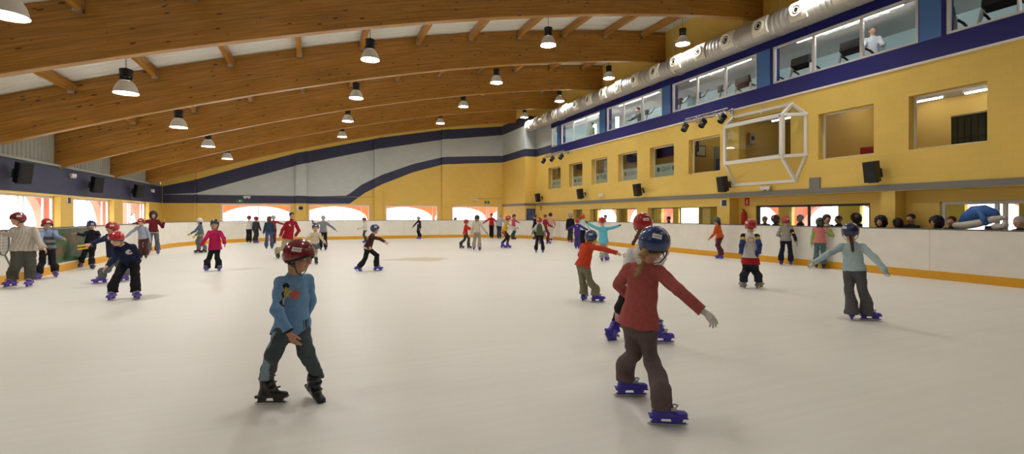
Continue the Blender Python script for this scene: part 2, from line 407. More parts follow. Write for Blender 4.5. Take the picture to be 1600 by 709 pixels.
# ---- back wall with four windows, pilasters and the painted waves
def BX(x, yy=300): return at_y(x, yy, YB)[0]
def BP(x, y): p = at_y(x, y, YB); return (p[0], p[2])
BW = [(BX(345), BX(454.5)), (BX(481.5), BX(578)), (BX(602), BX(684.5)), (BX(706), BX(779))]
ZW0, ZW1 = .95, 2.28
def bhole(u, z): return any(a < u < b for a, b in BW) and ZW0 < z < ZW1
UP_TOP = [(254, 291), (304, 281), (380, 260), (464, 239), (479, 236.5), (540, 225), (597, 214.8), (650, 208), (692, 203), (785, 197.5)]
UP_BOT = [(254, 303.5), (306.6, 301.5), (380, 281), (463, 258.4), (479, 255), (540, 242.5), (597, 231.8), (650, 224), (692, 218), (785, 211)]
LO_TOP = [(254, 303), (306, 303.6), (420, 305), (500, 306.3), (542, 305.6), (565, 288.5), (597, 273), (646, 256), (692, 245.4), (740, 244), (785, 243.4)]
LO_BOT = [(254, 317), (306, 317.2), (420, 317.5), (500, 318), (546.5, 318), (570.5, 301), (597, 287.7), (646, 268.8), (692, 256.9), (740, 255), (785, 253.9)]
def resample(pl, xs):
    return [BP(x, float(np.interp(x, [p[0] for p in pl], [p[1] for p in pl]))) for x in xs]
SX = list(np.linspace(254, 785, 90))
XB1 = BX(785.2)
def waves(mb):
    xs = SX; a = resample(UP_TOP, xs); b = resample(UP_BOT, xs); c = resample(LO_TOP, xs); d = resample(LO_BOT, xs)
    # the light field ends in the wedge where the lower band folds up at its left tip
    for top, bot, mi, off in ((a, b, 1, .006), (b, c, 2, .004), (c, d, 1, .006)):
        for i in range(len(xs) - 1):
            mb.quad((bot[i][0], YB - off, bot[i][1]), (bot[i + 1][0], YB - off, bot[i + 1][1]), (top[i + 1][0], YB - off, top[i + 1][1]), (top[i][0], YB - off, top[i][1]), mi)
wall('wall_back', 'y', YB, 0.3, [XL - .3, XR + 1] + [q for w in BW for q in w], [0, ZW0, ZW1, 10.2], bhole, [MATS['yellow_y'], MATS['navy_y'], MATS['pale_y']], None, None, waves)
for i, (a, b) in enumerate(BW):
    d = b - a
    bars = [[a + d * .26, a + d * .46, a + d * .52, a + d * .7], [a + d * .32, a + d * .55, a + d * .86], [a + d * .12, a + d * .52, a + d * .9], [a + d * .4, a + d * .58, a + d * .75, a + d * .8]][i]
    window(wname(), 'y', YB + .1, a, b, ZW0, ZW1, bars, .1)
# pilasters (the bands run over them)
for k, (xa, xb) in enumerate(((304, 307), (462, 479), (584.5, 597.5), (690, 703.5))):
    X0, X1 = BX(xa), BX(xb); zt = zb((X0 + X1) / 2) + .9; pts = MB(); yb, yf = YB - .002, YB - .17
    # split the front into the painted zones
    xm = (xa + xb) / 2
    def zz(pl, x): return BP(x, float(np.interp(x, [p[0] for p in pl], [p[1] for p in pl])))[1]
    cuts = [(0, 0)]
    zL = [[0, zz(LO_BOT, x), zz(LO_TOP, x), zz(UP_BOT, x), zz(UP_TOP, x), zt] for x in (xa, xb)]
    for q, mi in enumerate((0, 1, 2, 1, 0)):
        a0, a1, b0, b1 = zL[0][q], zL[0][q + 1], zL[1][q], zL[1][q + 1]
        if q == 0: a0 = b0 = .0
        pts.quad((X0, yf, a0), (X1, yf, b0), (X1, yf, b1), (X0, yf, a1), mi)
        pts.quad((X0, yf, a0), (X0, yf, a1), (X0, yb, a1), (X0, yb, a0), mi); pts.quad((X1, yf, b0), (X1, yb, b0), (X1, yb, b1), (X1, yf, b1), mi)
    struct(pts.build('wall_back_pilaster', [MATS['yellow_y'], MATS['navy_y'], MATS['pale_y']]))
# side return and step of the back right corner, with the bands carried round
YS = 31.1
mb = MB(); mb.box((XB1 + .004, YS, 0), (XR + .3, YB - .01, 10.2), 0)
for z0, z1, mi in ((5.69, 6.22, 1), (6.22, 7.85, 2), (7.85, 8.56, 1)):
    mb.quad((XB1 - .002, YS - .006, z0), (XB1 - .002, YB - .012, z0), (XB1 - .002, YB - .012, z1), (XB1 - .002, YS - .006, z1), mi)
    mb.quad((XB1 - .002, YS - .006, z0), (XR, YS - .006, z0), (XR, YS - .006, z1), (XB1 - .002, YS - .006, z1), mi)
struct(mb.build('wall_back_return', [MATS['yellow_x'], MATS['navy_x'], MATS['pale_x']]))
# front wall behind the photographer
mb = MB(); mb.box((XL - .3, YF - .3, 0), (XR + .3, YF, 10.2)); struct(mb.build('wall_front', MATS['yellow_y']))

# ---- right wall: lower arcade, office windows, gym glazing
OFF = [(27.4, 29.16), (24.7, 26.3), (22.1, 23.7), (19.5, 21.1), (16.9, 18.54), (14.3, 16.0), (8.73, 10.35), (6.25, 7.87)]
OZ0, OZ1 = 3.28, 4.70
GYM = [(2.55, 7.06), (7.65, 11.99), (12.62, 17.04), (17.69, 22.2), (22.86, 27.4), (27.9, 28.75)]
GZ0, GZ1 = 6.05, 7.32
LOW = [(24.7, 25.8), (19.55, 23.86), (14.45, 18.7)]
LZ0, LZ1 = .95, 1.89
YREC = 13.84
def rhole(u, z):
    if any(a < u < b for a, b in OFF) and OZ0 < z < OZ1: return True
    if any(a < u < b for a, b in GYM) and GZ0 < z < GZ1: return True
    if any(a < u < b for a, b in LOW) and LZ0 < z < LZ1: return True
    if 11.3 < u < 13.4 and 2.95 < z < 5.05: return True      # behind the bay window
    if u < YREC and z < 2.2 and not (8.19 < u < 8.54): return True
    return False
def rmat(u, z):
    if u > 28.75:
        if 5.69 < z < 6.22: return 4
        if 6.22 < z < 7.62: return 3
        return 0 if z < 7.62 else 0
    if 5.53 < z < 6.05: return 1
    if 6.05 < z < 7.32:
        for (a, b), (c, d) in zip(GYM[:-1], GYM[1:]):
            if b + .09 < u < c - .02: return 2
        return 1
    if 7.32 < z < 7.62: return 1
    return 0
us = [YF, YS + .0, 28.76, 11.3, 13.4, YREC, 8.19, 8.54] + [q for w in OFF + GYM + LOW for q in w] + [q + .09 for _, q in GYM] + [q - .02 for q, _ in GYM]
zs = [0, LZ0, LZ1, 2.2, 2.95, OZ0, OZ1, 5.05, 5.53, 5.69, 6.05, 6.22, 7.32, 7.62, 10.2]
wall('wall_right', 'x', XR, .35, us, zs, rhole, [MATS['yellow_x'], MATS['royal'], MATS['sky_blue'], MATS['pale_x'], MATS['navy_x']], rmat)
mb = MB(); mb.box((XR - .03, YF, 5.47), (XR - .001, 28.75, 5.53)); struct(mb.build('trim_2', MATS['white_frame']))
mb = MB(); mb.box((XR - .05, YF, 2.22), (XR - .001, YS - .005, 2.39)); mb.box((XB1 - .045, YS - .05, 2.22), (XR - .05, YS - .007, 2.39)); mb.box((XB1 - .045, YS - .05, 2.22), (XB1 - .003, YB - .02, 2.39)); struct(mb.build('trim_3', MATS['grey_strip']))
mb = MB(); mb.box((XR - .05, 10.27, 2.39), (XR - .001, 10.62, 2.73)); struct(mb.build('trim_4', MATS['grey_strip']))
for i, (a, b) in enumerate(OFF): window(wname(), 'x', XR + .26, a, b, OZ0, OZ1, [], .045, .06, 'white_frame')
for i, (a, b) in enumerate(GYM):
    d = b - a
    window(wname(), 'x', XR + .08, a, b, GZ0, GZ1, [a + d / 3, a + d * 2 / 3] if d > 1 else [], .07, .1, 'white_frame', bw=.09)
for i, (a, b) in enumerate(LOW):
    d = b - a
    window(wname(), 'x', XR + .28, a, b, LZ0, LZ1, [[], [a + d * .42], [a + d * .55]][i], .04, .06, 'grey_strip')
# recessed spectator wall under the overhang
XC = 15.05
RW = [(9.1, 13.05), (5.0, 7.4), (1.5, 4.2)]
RZ1 = 1.90
def rechole(u, z): return any(a < u < b for a, b in RW) and .95 < z < RZ1
wall('wall_right_recess', 'x', XC, .25, [YF, YREC + .002] + [q for w in RW for q in w], [0, .95, RZ1, 2.2], rechole, [MATS['yellow_x']])
mb = MB(); mb.box((XR + .35, YF, 2.2), (XC + .25, YREC, 2.3)); mb.box((XR + .352, YREC + .004, 0), (XC + .25, YREC + .3, 2.2)); struct(mb.build('wall_right_soffit', MATS['yellow_x']))
mb = MB(); mb.box((XR + .35, 8.19, 0), (XC + .02, 8.54, 2.2)); struct(mb.build('wall_right_pier', MATS['yellow_x']))
mat('dark_frame', (.03, .03, .03), .4)
window(wname(), 'x', XC + .1, 9.1, 13.05, .95, RZ1, [11.05], .07, .08, 'dark_frame', bw=.07)
window(wname(), 'x', XC + .1, 5.0, 7.4, .95, RZ1, [6.15, 6.3], .08, .08, 'white_frame', bw=.08)
window(wname(), 'x', XC + .1, 1.5, 4.2, .95, RZ1, [2.8], .08, .08, 'dark_frame')

# ---- rooms behind the right wall
mat('office_wall', (.72, .48, .12), .7); mat('office_ceiling', (.62, .60, .55), .7); mat('gym_wall', (.60, .80, .84), .7); mat('gym_soffit', (.80, .77, .72), .7); mat('gym_floor', (.12, .12, .13), .5); mat('lobby_wall', (.55, .42, .06), .7); mat('purple', (.045, .03, .12), .7); mat('brown_dark', (.10, .055, .025), .7); mat('lobby_floor', (.22, .19, .16), .4)
X2 = 18.6
mb = MB()
mb.box((XC + .26, YF, 2.45), (X2, YS, 2.5), 1)                                  # office floor
struct(mb.build('floor_office', [MATS['office_wall'], MATS['gym_floor']]))
mb = MB(); mb.box((X2, YF, 2.5), (X2 + .1, YS, 5.3), 0); struct(mb.build('wall_office', MATS['office_wall']))
for y in (5.2, 10.5, 14.1, 16.4, 19.0, 21.6, 24.2, 26.85, 29.6):
    mb = MB(); mb.box((XR + .36, y - .05, 2.5), (X2, y + .05, 5.3), 0); struct(mb.build('wall_office_partition', MATS['office_wall']))
mb = MB(); mb.box((XR + .35, YF, 5.25), (X2 + .1, YS, 5.35)); struct(mb.build('ceiling_office', MATS['office_ceiling']))
mb = MB()
GM = [MATS['gym_wall'], MATS['gym_floor'], MATS['gym_soffit']]
for nm, bxs in (('floor_gym', [((XR + .35, YF, 5.36), (21.2, YS, 5.45), 1)]), ('wall_gym', [((20.8, YF, 5.45), (21.0, YS, 8.7), 0)] + [((20.35, y - .15, 5.45), (20.8, y + .15, 8.5), 0) for y in (7.35, 12.3, 17.36, 22.53, 27.65)]),
                ('ceiling_gym', [((XR + .35, YF, 8.55), (21, YS, 8.65), 2)]), ('wall_gym_back', [((XR + .35, YS - .1, 5.45), (21, YS, 8.6), 0)]), ('wall_gym_front', [((XR + .35, YF, 5.45), (21, YF + .1, 8.6), 0)]),
                ('ceiling_gym_soffit', [((XR + .36, YF + .1, 7.45), (16.1, YS - .1, 7.55), 2), ((16.0, YF + .1, 7.55), (16.1, YS - .1, 8.55), 2)])):
    mb = MB()
    for bx in bxs: mb.box(*bx)
    struct(mb.build(nm, GM))
# lobby: open to the daylight on its far side through doors and arches
LB = [(24.4, 25.5), (22.2, 23.9), (30.6, 33.2), (26.6, 29.4), (16.9, 18.1), (14.0, 16.2), (12.6, 13.1), (8.2, 9.6), (10.4, 11.8)]
XLB = 21.0
def lbhole(u, z): return any(a < u < b for a, b in LB) and .1 < z < 2.15
wall('wall_lobby', 'x', XLB, .2, [YF, 36] + [q for w in LB for q in w], [0, .1, 2.15, 2.45], lbhole, [MATS['lobby_wall']])
mb = MB(); mb.box((XC + .26, YF, 2.3), (XLB + .2, 36, 2.44)); struct(mb.build('ceiling_lobby', MATS['office_ceiling']))
mb = MB(); mb.box((XR + .35, 36, 0), (XLB, 36.2, 2.4)); mb.box((17.5, 18.25, 0), (18.0, 18.5, 2.3)); mb.box((17, 23.9, 0), (17.2, 24.3, 2.3)); struct(mb.build('wall_lobby_pier', MATS['lobby_wall']))

# ---- dressing outside: paving, salmon arcades seen through the windows
def arch_wall(name, plane, const, u0, u1, zt, spans, r, zsp, th=.4):
    """wall with round-headed openings: spans = list of (centre, half width)"""
    mb = MB(); edges = []
    def P(u, z, t): return (const + t, u, z) if plane == 'x' else (u, const + t, z)
    cur = u0
    for c, h in spans:
        edges.append(('s', cur, c - h)); edges.append(('a', c, h)); cur = c + h
    edges.append(('s', cur, u1))
    for e in edges:
        if e[0] == 's':
            a, b = e[1], e[2]
            mb.box(P(a, 0, 0), P(b, zt, th))
        else:
            c, h = e[1], e[2]; N = 16
            for i in range(N):
                a0, a1 = PI - PI * i / N, PI - PI * (i + 1) / N
                p0 = (c + h * math.cos(a0), zsp + r * math.sin(a0)); p1 = (c + h * math.cos(a1), zsp + r * math.sin(a1))
                for t in (0, th): mb.quad(P(p0[0], p0[1], t), P(p1[0], p1[1], t), P(p1[0], zt, t), P(p0[0], zt, t))
                mb.quad(P(p0[0], p0[1], 0), P(p1[0], p1[1], 0), P(p1[0], p1[1], th), P(p0[0], p0[1], th))
    return struct(mb.build(name, MATS['salmon']))
arch_wall('exterior_arcade', 'x', XL - 2.05, 12, 56, 4.5, [(17.6 + 6.0 * k, 2.42) for k in range(6)], 1.75, .95, .3)
arch_wall('exterior_arcade', 'y', YB + 2.6, -12, 22, 4.5, [(-8.7, 2.35), (-3.65, 2.35), (1.4, 2.35), (6.45, 2.35), (11.15, 2.2), (16.0, 2.3)], .90, 1.28)
arch_wall('exterior_arcade', 'x', XLB + 2.5, 2, 44, 4.5, [(5.4 + 5.1 * k, 1.9) for k in range(8)], 1.3, .95)
mat('paving', (.42, .40, .37), .8, 0, .08, 1.2); mat('house_far', (.80, .79, .77), .8, 0, .04, 1)
mb = MB(); mb.box((-80, -60, -.5), (90, 110, -.31)); struct(mb.build('ground', MATS['paving']))
# pale blocks across the square
for (x0, y0, x1, y1, h) in ((-34, 8, -26, 30, 9), (-36, 33, -27, 60, 11), (-14, 62, 6, 70, 8), (9, 60, 30, 70, 10), (42, 5, 50, 40, 9)):
    mb = MB(); mb.box((x0, y0, -.3), (x1, y1, h)); mb.box((x0 - .2, y0 - .2, h), (x1 + .2, y1 + .2, h + .3))
    b = mb.build('exterior_house', MATS['house_far']); struct(b)
    if y0 > 32: continue
    g = MB()
    nx = int((y1 - y0) // 2.5); nyy = int((x1 - x0) // 2.5)
    for q in range(1, int(h // 2.9) + 1):
        z = q * 2.7 - 1.5
        for i in range(nx):
            yy = y0 + 1 + 2.5 * i
            g.box((x1 - .05, yy, z), (x1 + .03, yy + 1.1, z + 1.4)); g.box((x0 - .03, yy, z), (x0 + .05, yy + 1.1, z + 1.4))
        for i in range(nyy):
            xx = x0 + 1 + 2.5 * i; g.box((xx, y0 - .03, z), (xx + 1.1, y0 + .05, z + 1.4))
    g.build('shutters', mat('shutter_far', (.33, .27, .22), .7), b)
# white house number on a red arcade pillar seen through the second window
mat('white_paint', (.85, .85, .83), .6)

def numeral(ch, y, z, s, lab):
    M = Matrix.Translation((XL - 2.05 + .304, y, z)) @ Matrix(((0, 0, 1), (1, 0, 0), (0, 1, 0))).to_4x4()
    return tag(text('house_number', ch, s, MATS['white_paint'], None, M, .004), lab, 'number')
numeral('6', 32.55, 1.75, .8, 'white number 6 on the red pillar outside the second left window'); numeral('1', 38.5, 1.75, .8, 'white number on the red pillar outside the third left window')
# ================================================================== FIXTURES
# ---- rink barrier: white panels, yellow kick plate, dark top rail
BXL, BXR, BYB, BR_, BH = -6.4, 13.9, 32.5, 6.0, 1.225
def barrier_path(off=0.0):
    p = [(BXL - off, YF + .4)]
    p += [(BXL - off, y) for y in np.linspace(-12, BYB - BR_, 10)]
    r = BR_ + off
    for i in range(1, 16):
        a = PI - (PI / 2) * i / 16; p.append((BXL + BR_ + r * math.cos(a), BYB - BR_ + r * math.sin(a)))
    p += [(x, BYB + off) for x in np.linspace(BXL + BR_, BXR - BR_, 6)]
    for i in range(1, 16):
        a = PI / 2 - (PI / 2) * i / 16; p.append((BXR - BR_ + r * math.cos(a), BYB - BR_ + r * math.sin(a)))
    p += [(BXR + off, y) for y in np.linspace(BYB - BR_, -12, 10)]
    p.append((BXR + off, YF + .4))
    return p
def ribbon(o0, o1, z0, z1):
    a, b = barrier_path(o0), barrier_path(o1); n = len(a); vs = []
    for (p, q) in zip(a, b): vs += [(p[0], p[1], z0), (p[0], p[1], z1), (q[0], q[1], z1), (q[0], q[1], z0)]
    fs = [(i * 4 + k, i * 4 + (k + 1) % 4, i * 4 + 4 + (k + 1) % 4, i * 4 + 4 + k) for i in range(n - 1) for k in range(4)]
    fs += [(0, 1, 2, 3), tuple((n - 1) * 4 + k for k in range(4))]
    return vs, fs
rb = thing('rink_barrier', 'white rink barrier with yellow kick plate running round the whole ice', 'barrier', (0, 0, 0))
def panel_mat():
    m = MATS['board_white']; return m
mb = MB(); mb.add(*ribbon(0, .07, .2, BH - .03)); mb.build('panel', panel_mat(), rb)
mb = MB(); mb.add(*ribbon(-.014, .07, .0, .2)); mb.build('kick_plate', MATS['kick_yellow'], rb)
mb = MB(); mb.add(*ribbon(-.012, .085, BH - .03, BH)); mb.build('top_rail', mat('rail_grey', (.14, .135, .125), .5), rb)
# panel joints: slim vertical strips
mb = MB(); pth = barrier_path(-.002); acc = 0; nxt = 1.3; mat('joint', (.40, .38, .33), .6)
for (p, q) in zip(pth[:-1], pth[1:]):
    L_ = math.hypot(q[0] - p[0], q[1] - p[1])
    while nxt < acc + L_:
        t = (nxt - acc) / L_; c = Vector((p[0] + (q[0] - p[0]) * t, p[1] + (q[1] - p[1]) * t, 0)); d = Vector((q[0] - p[0], q[1] - p[1], 0)).normalized(); n_ = Vector((d.y, -d.x, 0))
        a = c - d * .004; b = c + d * .004
        mb = MB(); mb.quad((a.x, a.y, .2), (b.x, b.y, .2), (b.x, b.y, BH - .03), (a.x, a.y, BH - .03)); mb.build('seam', MATS['joint'], rb); nxt += 2.4
    acc += L_
# gate in the right-hand run, outlined by a faint seam
# a dark green picture panel and a grey racquet outline on the left run
adp = thing('advertising_panel', 'dark green picture panel fixed on the left barrier behind skaters', 'advert', (BXL + .004, 16.2, .25))
def ad_mat():
    m = bpy.data.materials.new('ad_picture'); m.use_nodes = True; nt = m.node_tree; L = nt.links; b = nt.nodes['Principled BSDF']; b.inputs['Roughness'].default_value = .35
    tc = nt.nodes.new('ShaderNodeTexCoord'); n = nt.nodes.new('ShaderNodeTexNoise'); n.inputs['Scale'].default_value = 2.3; n.inputs['Detail'].default_value = 3; L.new(tc.outputs['Object'], n.inputs[0])
    r = nt.nodes.new('ShaderNodeValToRGB'); e = r.color_ramp.elements; e[0].position = .36; e[0].color = (.012, .02, .012, 1); e[1].position = .7; e[1].color = (.20, .09, .04, 1)
    k = e.new(.46); k.color = (.02, .07, .028, 1); k = e.new(.55); k.color = (.05, .12, .05, 1); k = e.new(.62); k.color = (.10, .05, .025, 1)
    L.new(n.outputs['Fac'], r.inputs[0]); L.new(r.outputs[0], b.inputs['Base Color']); return m
mb = MB(); mb.cbox((0, 0, 0), (.008, 2.75, .93), .003); mb.build('sheet', ad_mat(), adp)
rq = MB(); N = 28
rq.tube([(.006, .22 * math.cos(2 * PI * i / N), .62 + .28 * math.sin(2 * PI * i / N)) for i in range(N + 1)], .014, 6)
rq.tube([(.006, .05, .35), (.006, .33, -.02)], .016, 6)
for i in range(-3, 4): rq.tube([(.006, i * .055, .62 - .26 * math.sqrt(max(0, 1 - (i * .055 / .22) ** 2))), (.006, i * .055, .62 + .26 * math.sqrt(max(0, 1 - (i * .055 / .22) ** 2)))], .004, 4)
for i in range(-3, 4): rq.tube([(.006, -.21 * math.sqrt(max(0, 1 - (i * .07 / .28) ** 2)), .62 + i * .07), (.006, .21 * math.sqrt(max(0, 1 - (i * .07 / .28) ** 2)), .62 + i * .07)], .004, 4)
o = rq.build('racquet_emblem', mat('emblem_grey', (.13, .13, .12), .6), None, loc=(BXL + .003, 14.25, .32)); tag(o, 'grey racquet outline printed on the near left barrier', 'emblem')

# ---- bell lamps
mat('lamp_shade', (.55, .53, .50), .35); mat('shade_inner', (.9, .9, .88), .3)
def shade_mat():
    m = bpy.data.materials.new('prismatic_shade'); m.use_nodes = True; nt = m.node_tree; L = nt.links
    b = nt.nodes['Principled BSDF']; b.inputs['Base Color'].default_value = (.62, .60, .56, 1); b.inputs['Roughness'].default_value = .3
    t = nt.nodes.new('ShaderNodeBsdfTranslucent'); t.inputs[0].default_value = (.75, .72, .66, 1)
    mx = nt.nodes.new('ShaderNodeMixShader'); mx.inputs[0].default_value = .035; L.new(b.outputs[0], mx.inputs[1]); L.new(t.outputs[0], mx.inputs[2]); L.new(mx.outputs[0], nt.nodes['Material Output'].inputs[0])
    MATS['shade'] = m
shade_mat()
emit_mat('lamp_glow', (1.0, .972, .91), 165.0); mat('lamp_off', (.7, .7, .68), .4)
def bell_lamp(lab):
    t = thing('pendant_lamp', lab, 'lamp', group='bell lamps hanging between the beams')
    mb = MB(); mb.lathe([(.268, 0), (.272, .012), (.262, .03), (.25, .09), (.225, .17), (.18, .25), (.135, .30), (.12, .31)], n=32)
    mb.lathe([(.258, .012), (.245, .09), (.22, .165), (.175, .245), (.13, .295)], n=32); mb.lathe([(.258, .012), (.268, 0)], n=32)
    mb.build('lamp_shade', MATS['shade'], t, smooth=.7)
    mb = MB(); mb.lathe([(0, .055), (.12, .05), (.243, .03)], n=28); mb.build('diffuser', MATS['lamp_glow'], t, smooth=True)
    mb = MB(); mb.lathe([(.115, .30), (.118, .33), (.108, .345), (.108, .39), (.125, .40), (.14, .56), (.142, .60), (.12, .612), (0, .612)], n=24)
    for k in range(12):
        a = 2 * PI * k / 12; mb.box((math.cos(a) * .12 - .008, math.sin(a) * .12 - .008, .35), (math.cos(a) * .12 + .008, math.sin(a) * .12 + .008, .40))
    mb.build('gear_housing', MATS['black_plastic'], t, smooth=.6)
    mb = MB(); mb.tube([(0, 0, .61), (0, 0, 1.0)], .008, 6); mb.lathe([(0, .61), (.03, .615), (.02, .64), (0, .65)], n=10); mb.build('rod', MATS['dark_metal'], t)
    return t
LX = [-4.36, 1.55, 7.46, 13.3]
LYS = [-10.6, -5.5, -.4, 4.7, 9.8, 14.9, 20.0, 25.1, 30.2]
ORDN = ['nearest', 'second', 'third', 'fourth', 'fifth']
ROWN = ['nearest the left wall', 'second from the left wall', 'second from the right wall', 'beside the round duct']
protoL = None; dim = []
for j, y in enumerate(LYS):
    for i, x in enumerate(LX):
        k = j - 4
        if k == 0 and i == 0: lab = 'bright bell lamp in the upper left corner before the nearest beam'
        elif k >= 1: lab = 'lit bell lamp %s, %s row back' % (ROWN[i], ['first', 'second', 'third', 'last'][k - 1])
        else: lab = 'lit bell lamp hanging over the near ice behind the viewer'
        if protoL is None: protoL = bell_lamp(lab); o = protoL
        else: o = copy_tree(protoL)
        zc = zb(x) + DEPTH - .25
        o.location = (x, y, zc - 1.15 + (0.0 if i else .05)); o['label'] = lab
        if k < 0: dim.append(o)
        for ch in o.children:
            if ch.name.startswith('rod'): ch.scale = (1, 1, 1); ch.location = (0, 0, 0)
        # rod reaches the purlin above
emit_mat('lamp_low', (1.0, .955, .88), 70.0)
for o in dim:      # the row over the viewer burns low, the rows behind are switched off
    for ch in o.children:
        if ch.name.startswith('diffuser'): ch.material_slots[0].link = 'OBJECT'; ch.material_slots[0].material = MATS['lamp_low' if o.location.y > -1 else 'lamp_off']
for o in list(bpy.data.objects):
    if o.name.startswith('rod') and o.parent and o.parent.name.startswith('pendant_lamp'):
        x = o.parent.location.x; top = zb(x) + DEPTH - .26; L_ = top - (o.parent.location.z + .61)
        o.location = (0, 0, .61); o.scale = (1, 1, L_ / .39)
        o.location.z = .61 - .61 * L_ / .39

# ---- spiral duct with round jet nozzles
DZ, DX, DR = 7.78, 14.0, .40
duct = thing('ventilation_duct', 'round silver spiral duct with jet nozzles along the right wall', 'duct', (DX, 0, DZ))
def duct_mat():
    m = bpy.data.materials.new('spiral_duct'); m.use_nodes = True; nt = m.node_tree; L = nt.links; b = nt.nodes['Principled BSDF']
    b.inputs['Base Color'].default_value = (.48, .47, .44, 1); b.inputs['Metallic'].default_value = .7; b.inputs['Roughness'].default_value = .5
    tc = nt.nodes.new('ShaderNodeTexCoord'); w = nt.nodes.new('ShaderNodeTexWave'); w.bands_direction = 'Y'; w.inputs['Scale'].default_value = 2.2; w.wave_profile = 'SAW'; L.new(tc.outputs['Object'], w.inputs[0])
    bp = nt.nodes.new('ShaderNodeBump'); bp.inputs['Strength'].default_value = .5; bp.inputs['Distance'].default_value = .02; L.new(w.outputs['Fac'], bp.inputs['Height']); L.new(bp.outputs['Normal'], b.inputs['Normal']); return m
DM = duct_mat()
mb = MB(); yy = -8.0; pr = []
while yy < 30.8:
    r = DR if yy < 15.9 else DR * .9
    pr += [(r, yy), (r + .006, yy + .01), (r + .006, yy + .03), (r, yy + .04)]; yy += .16
pr += [(DR * .9, 30.8), (0, 30.85)]
mb.lathe(pr, n=40, axis='y')
mb.v = [(p[0], p[1], p[2]) for p in mb.v]
mb.build('duct_tube', DM, duct, smooth=.6)
mb = MB()
for yy in (4.4, 15.9, 26.2): mb.lathe([(DR + .005, yy - .06), (DR + .03, yy - .05), (DR + .03, yy + .05), (DR + .005, yy + .06)], n=40, axis='y')
mb.build('collar', MATS['galv'], duct, smooth=.6)
nozz = None; mat('nozzle', (.80, .77, .66), .45)
for k in range(-6, 16):
    yy = 10.3 + 1.35 * k
    r = DR if yy < 15.9 else DR * .9
    if nozz is None:
        # saddle plate
        pl = MB(); N = 8
        for s_ in (0, 1):
            pass
        vs = []; fs = []
        for i in range(N + 1):
            a = PI - .72 + 1.44 * i / N
            for q, w_ in ((DR - .01, -.29), (DR + .05, -.27), (DR + .05, .27), (DR - .01, .29)): vs.append((q * math.cos(a), w_, q * math.sin(a)))
        for i in range(N):
            for q in range(4): fs.append((i * 4 + q, i * 4 + (q + 1) % 4, i * 4 + 4 + (q + 1) % 4, i * 4 + 4 + q))
        fs += [(0, 1, 2, 3), tuple(N * 4 + q for q in range(4))]
        pl.add(vs, fs); me_p = pl.mesh('nozzle_plate', MATS['nozzle'])
        rg = MB(); rg.lathe([(.21, -DR + .02), (.21, -DR - .07), (.18, -DR - .10), (.14, -DR - .09), (.13, -DR - .04)], n=24, axis='x')
        rg.lathe([(.095, -DR - .05), (.095, -DR - .08), (.08, -DR - .085), (.07, -DR - .06)], n=20, axis='x'); me_r = rg.mesh('nozzle_ring', MATS['nozzle'], .6)
        hl = MB(); hl.lathe([(.15, -DR - .055), (0, -DR - .055)], n=20, axis='x'); me_h = hl.mesh('nozzle_throat', MATS['rubber'])
        nozz = 1
    p = link_mesh('nozzle', me_p, duct, Matrix.Translation((0, yy, 0)) @ Matrix.Scale(r / DR, 4, (1, 0, 0)) )
    link_mesh('nozzle_ring', me_r, p); link_mesh('nozzle_throat', me_h, p)
for yy in (7.4, 11.2, 12.7, 16.2, 17.75, 21.3, 22.95, 26.4, 28.0):
    mb = MB(); mb.tube([(0, yy, DR * .9), (0, yy, zb(DX) + DEPTH - DZ - .02)], .012, 6); mb.lathe([(DR + .004, yy - .015), (DR + .012, yy - .015), (DR + .012, yy + .015), (DR + .004, yy + .015)], n=32, axis='y'); mb.build('hanger', MATS['galv'], duct)

# ---- loudspeakers on brackets
def speaker_mesh():
    t = thing('loudspeaker', 'x', 'loudspeaker', group='black wall loudspeakers')
    mb = MB(); mb.prism([(-.17, -.02), (.17, -.02), (.12, .28), (-.12, .28)], 'z', -.3, .3); o = mb.build('cabinet', MATS['black_plastic'], t)
    g = MB(); g.cbox((-.155, -.032, -.28), (.155, -.018, .28), .006); g.build('grille', mat('grille_black', (.022, .022, .022), .75, bump=.6, bscale=200), t)
    w = MB(); w.lathe([(.012, .0), (.10, .001), (.115, .004)], n=20, axis='y'); w.xform(Matrix.Translation((0, -.037, -.1)) @ Matrix.Rotation(PI, 4, 'Z')); w.build('woofer', MATS['rubber'], t, smooth=True)
    b = MB(); b.tube([(0, .26, .0), (0, .40, -.02), (0, .45, -.08)], .022, 8); b.cbox((-.06, .44, -.2), (.06, .47, .06), .004); b.cbox((-.14, .1, -.33), (.14, .14, -.3), .004); b.tube([(0, .26, -.31), (0, .44, -.16)], .014, 6); b.build('bracket', MATS['dark_metal'], t)
    return t
SPK = thing  # placeholder name
sp0 = None
spk = [  # x px, y px, wall, yaw of cabinet, label
    (36, 271, 'L', 'nearest black loudspeaker on the left wall above the first window'),
    (152, 289, 'L', 'middle black loudspeaker on the left wall above the second window'),
    (217, 299, 'L', 'farthest black loudspeaker on the left wall above the third window'),
    (838, 309, 'R', 'farthest black loudspeaker on the yellow wall near the back corner'),
    (904, 303, 'R', 'black loudspeaker under the second office window from the back'),
    (993, 297, 'R', 'black loudspeaker under the middle office windows, third from the back corner'),
    (1126, 288, 'R', 'black loudspeaker below the window left of the white bay'),
    (1359, 269, 'R', 'nearest black loudspeaker below the rightmost office windows')]
for (px, py, w_, lab) in spk:
    if sp0 is None: sp0 = speaker_mesh(); o = sp0
    else: o = copy_tree(sp0)
    if w_ == 'L': p = at_x(px, py, XL + .42); o.location = p; o.rotation_euler = (.16, 0, rad(90)); o.scale = (1.05,) * 3
    else: p = at_x(px, py, XR - .50); o.location = p; o.rotation_euler = (.16, 0, rad(-90)); o.scale = (.95,) * 3
    if w_ == 'L':
        o.rotation_euler = (.2, 0, rad(52)); o.location = Vector(p) + Vector((.05, 0, 0))
    o['label'] = lab
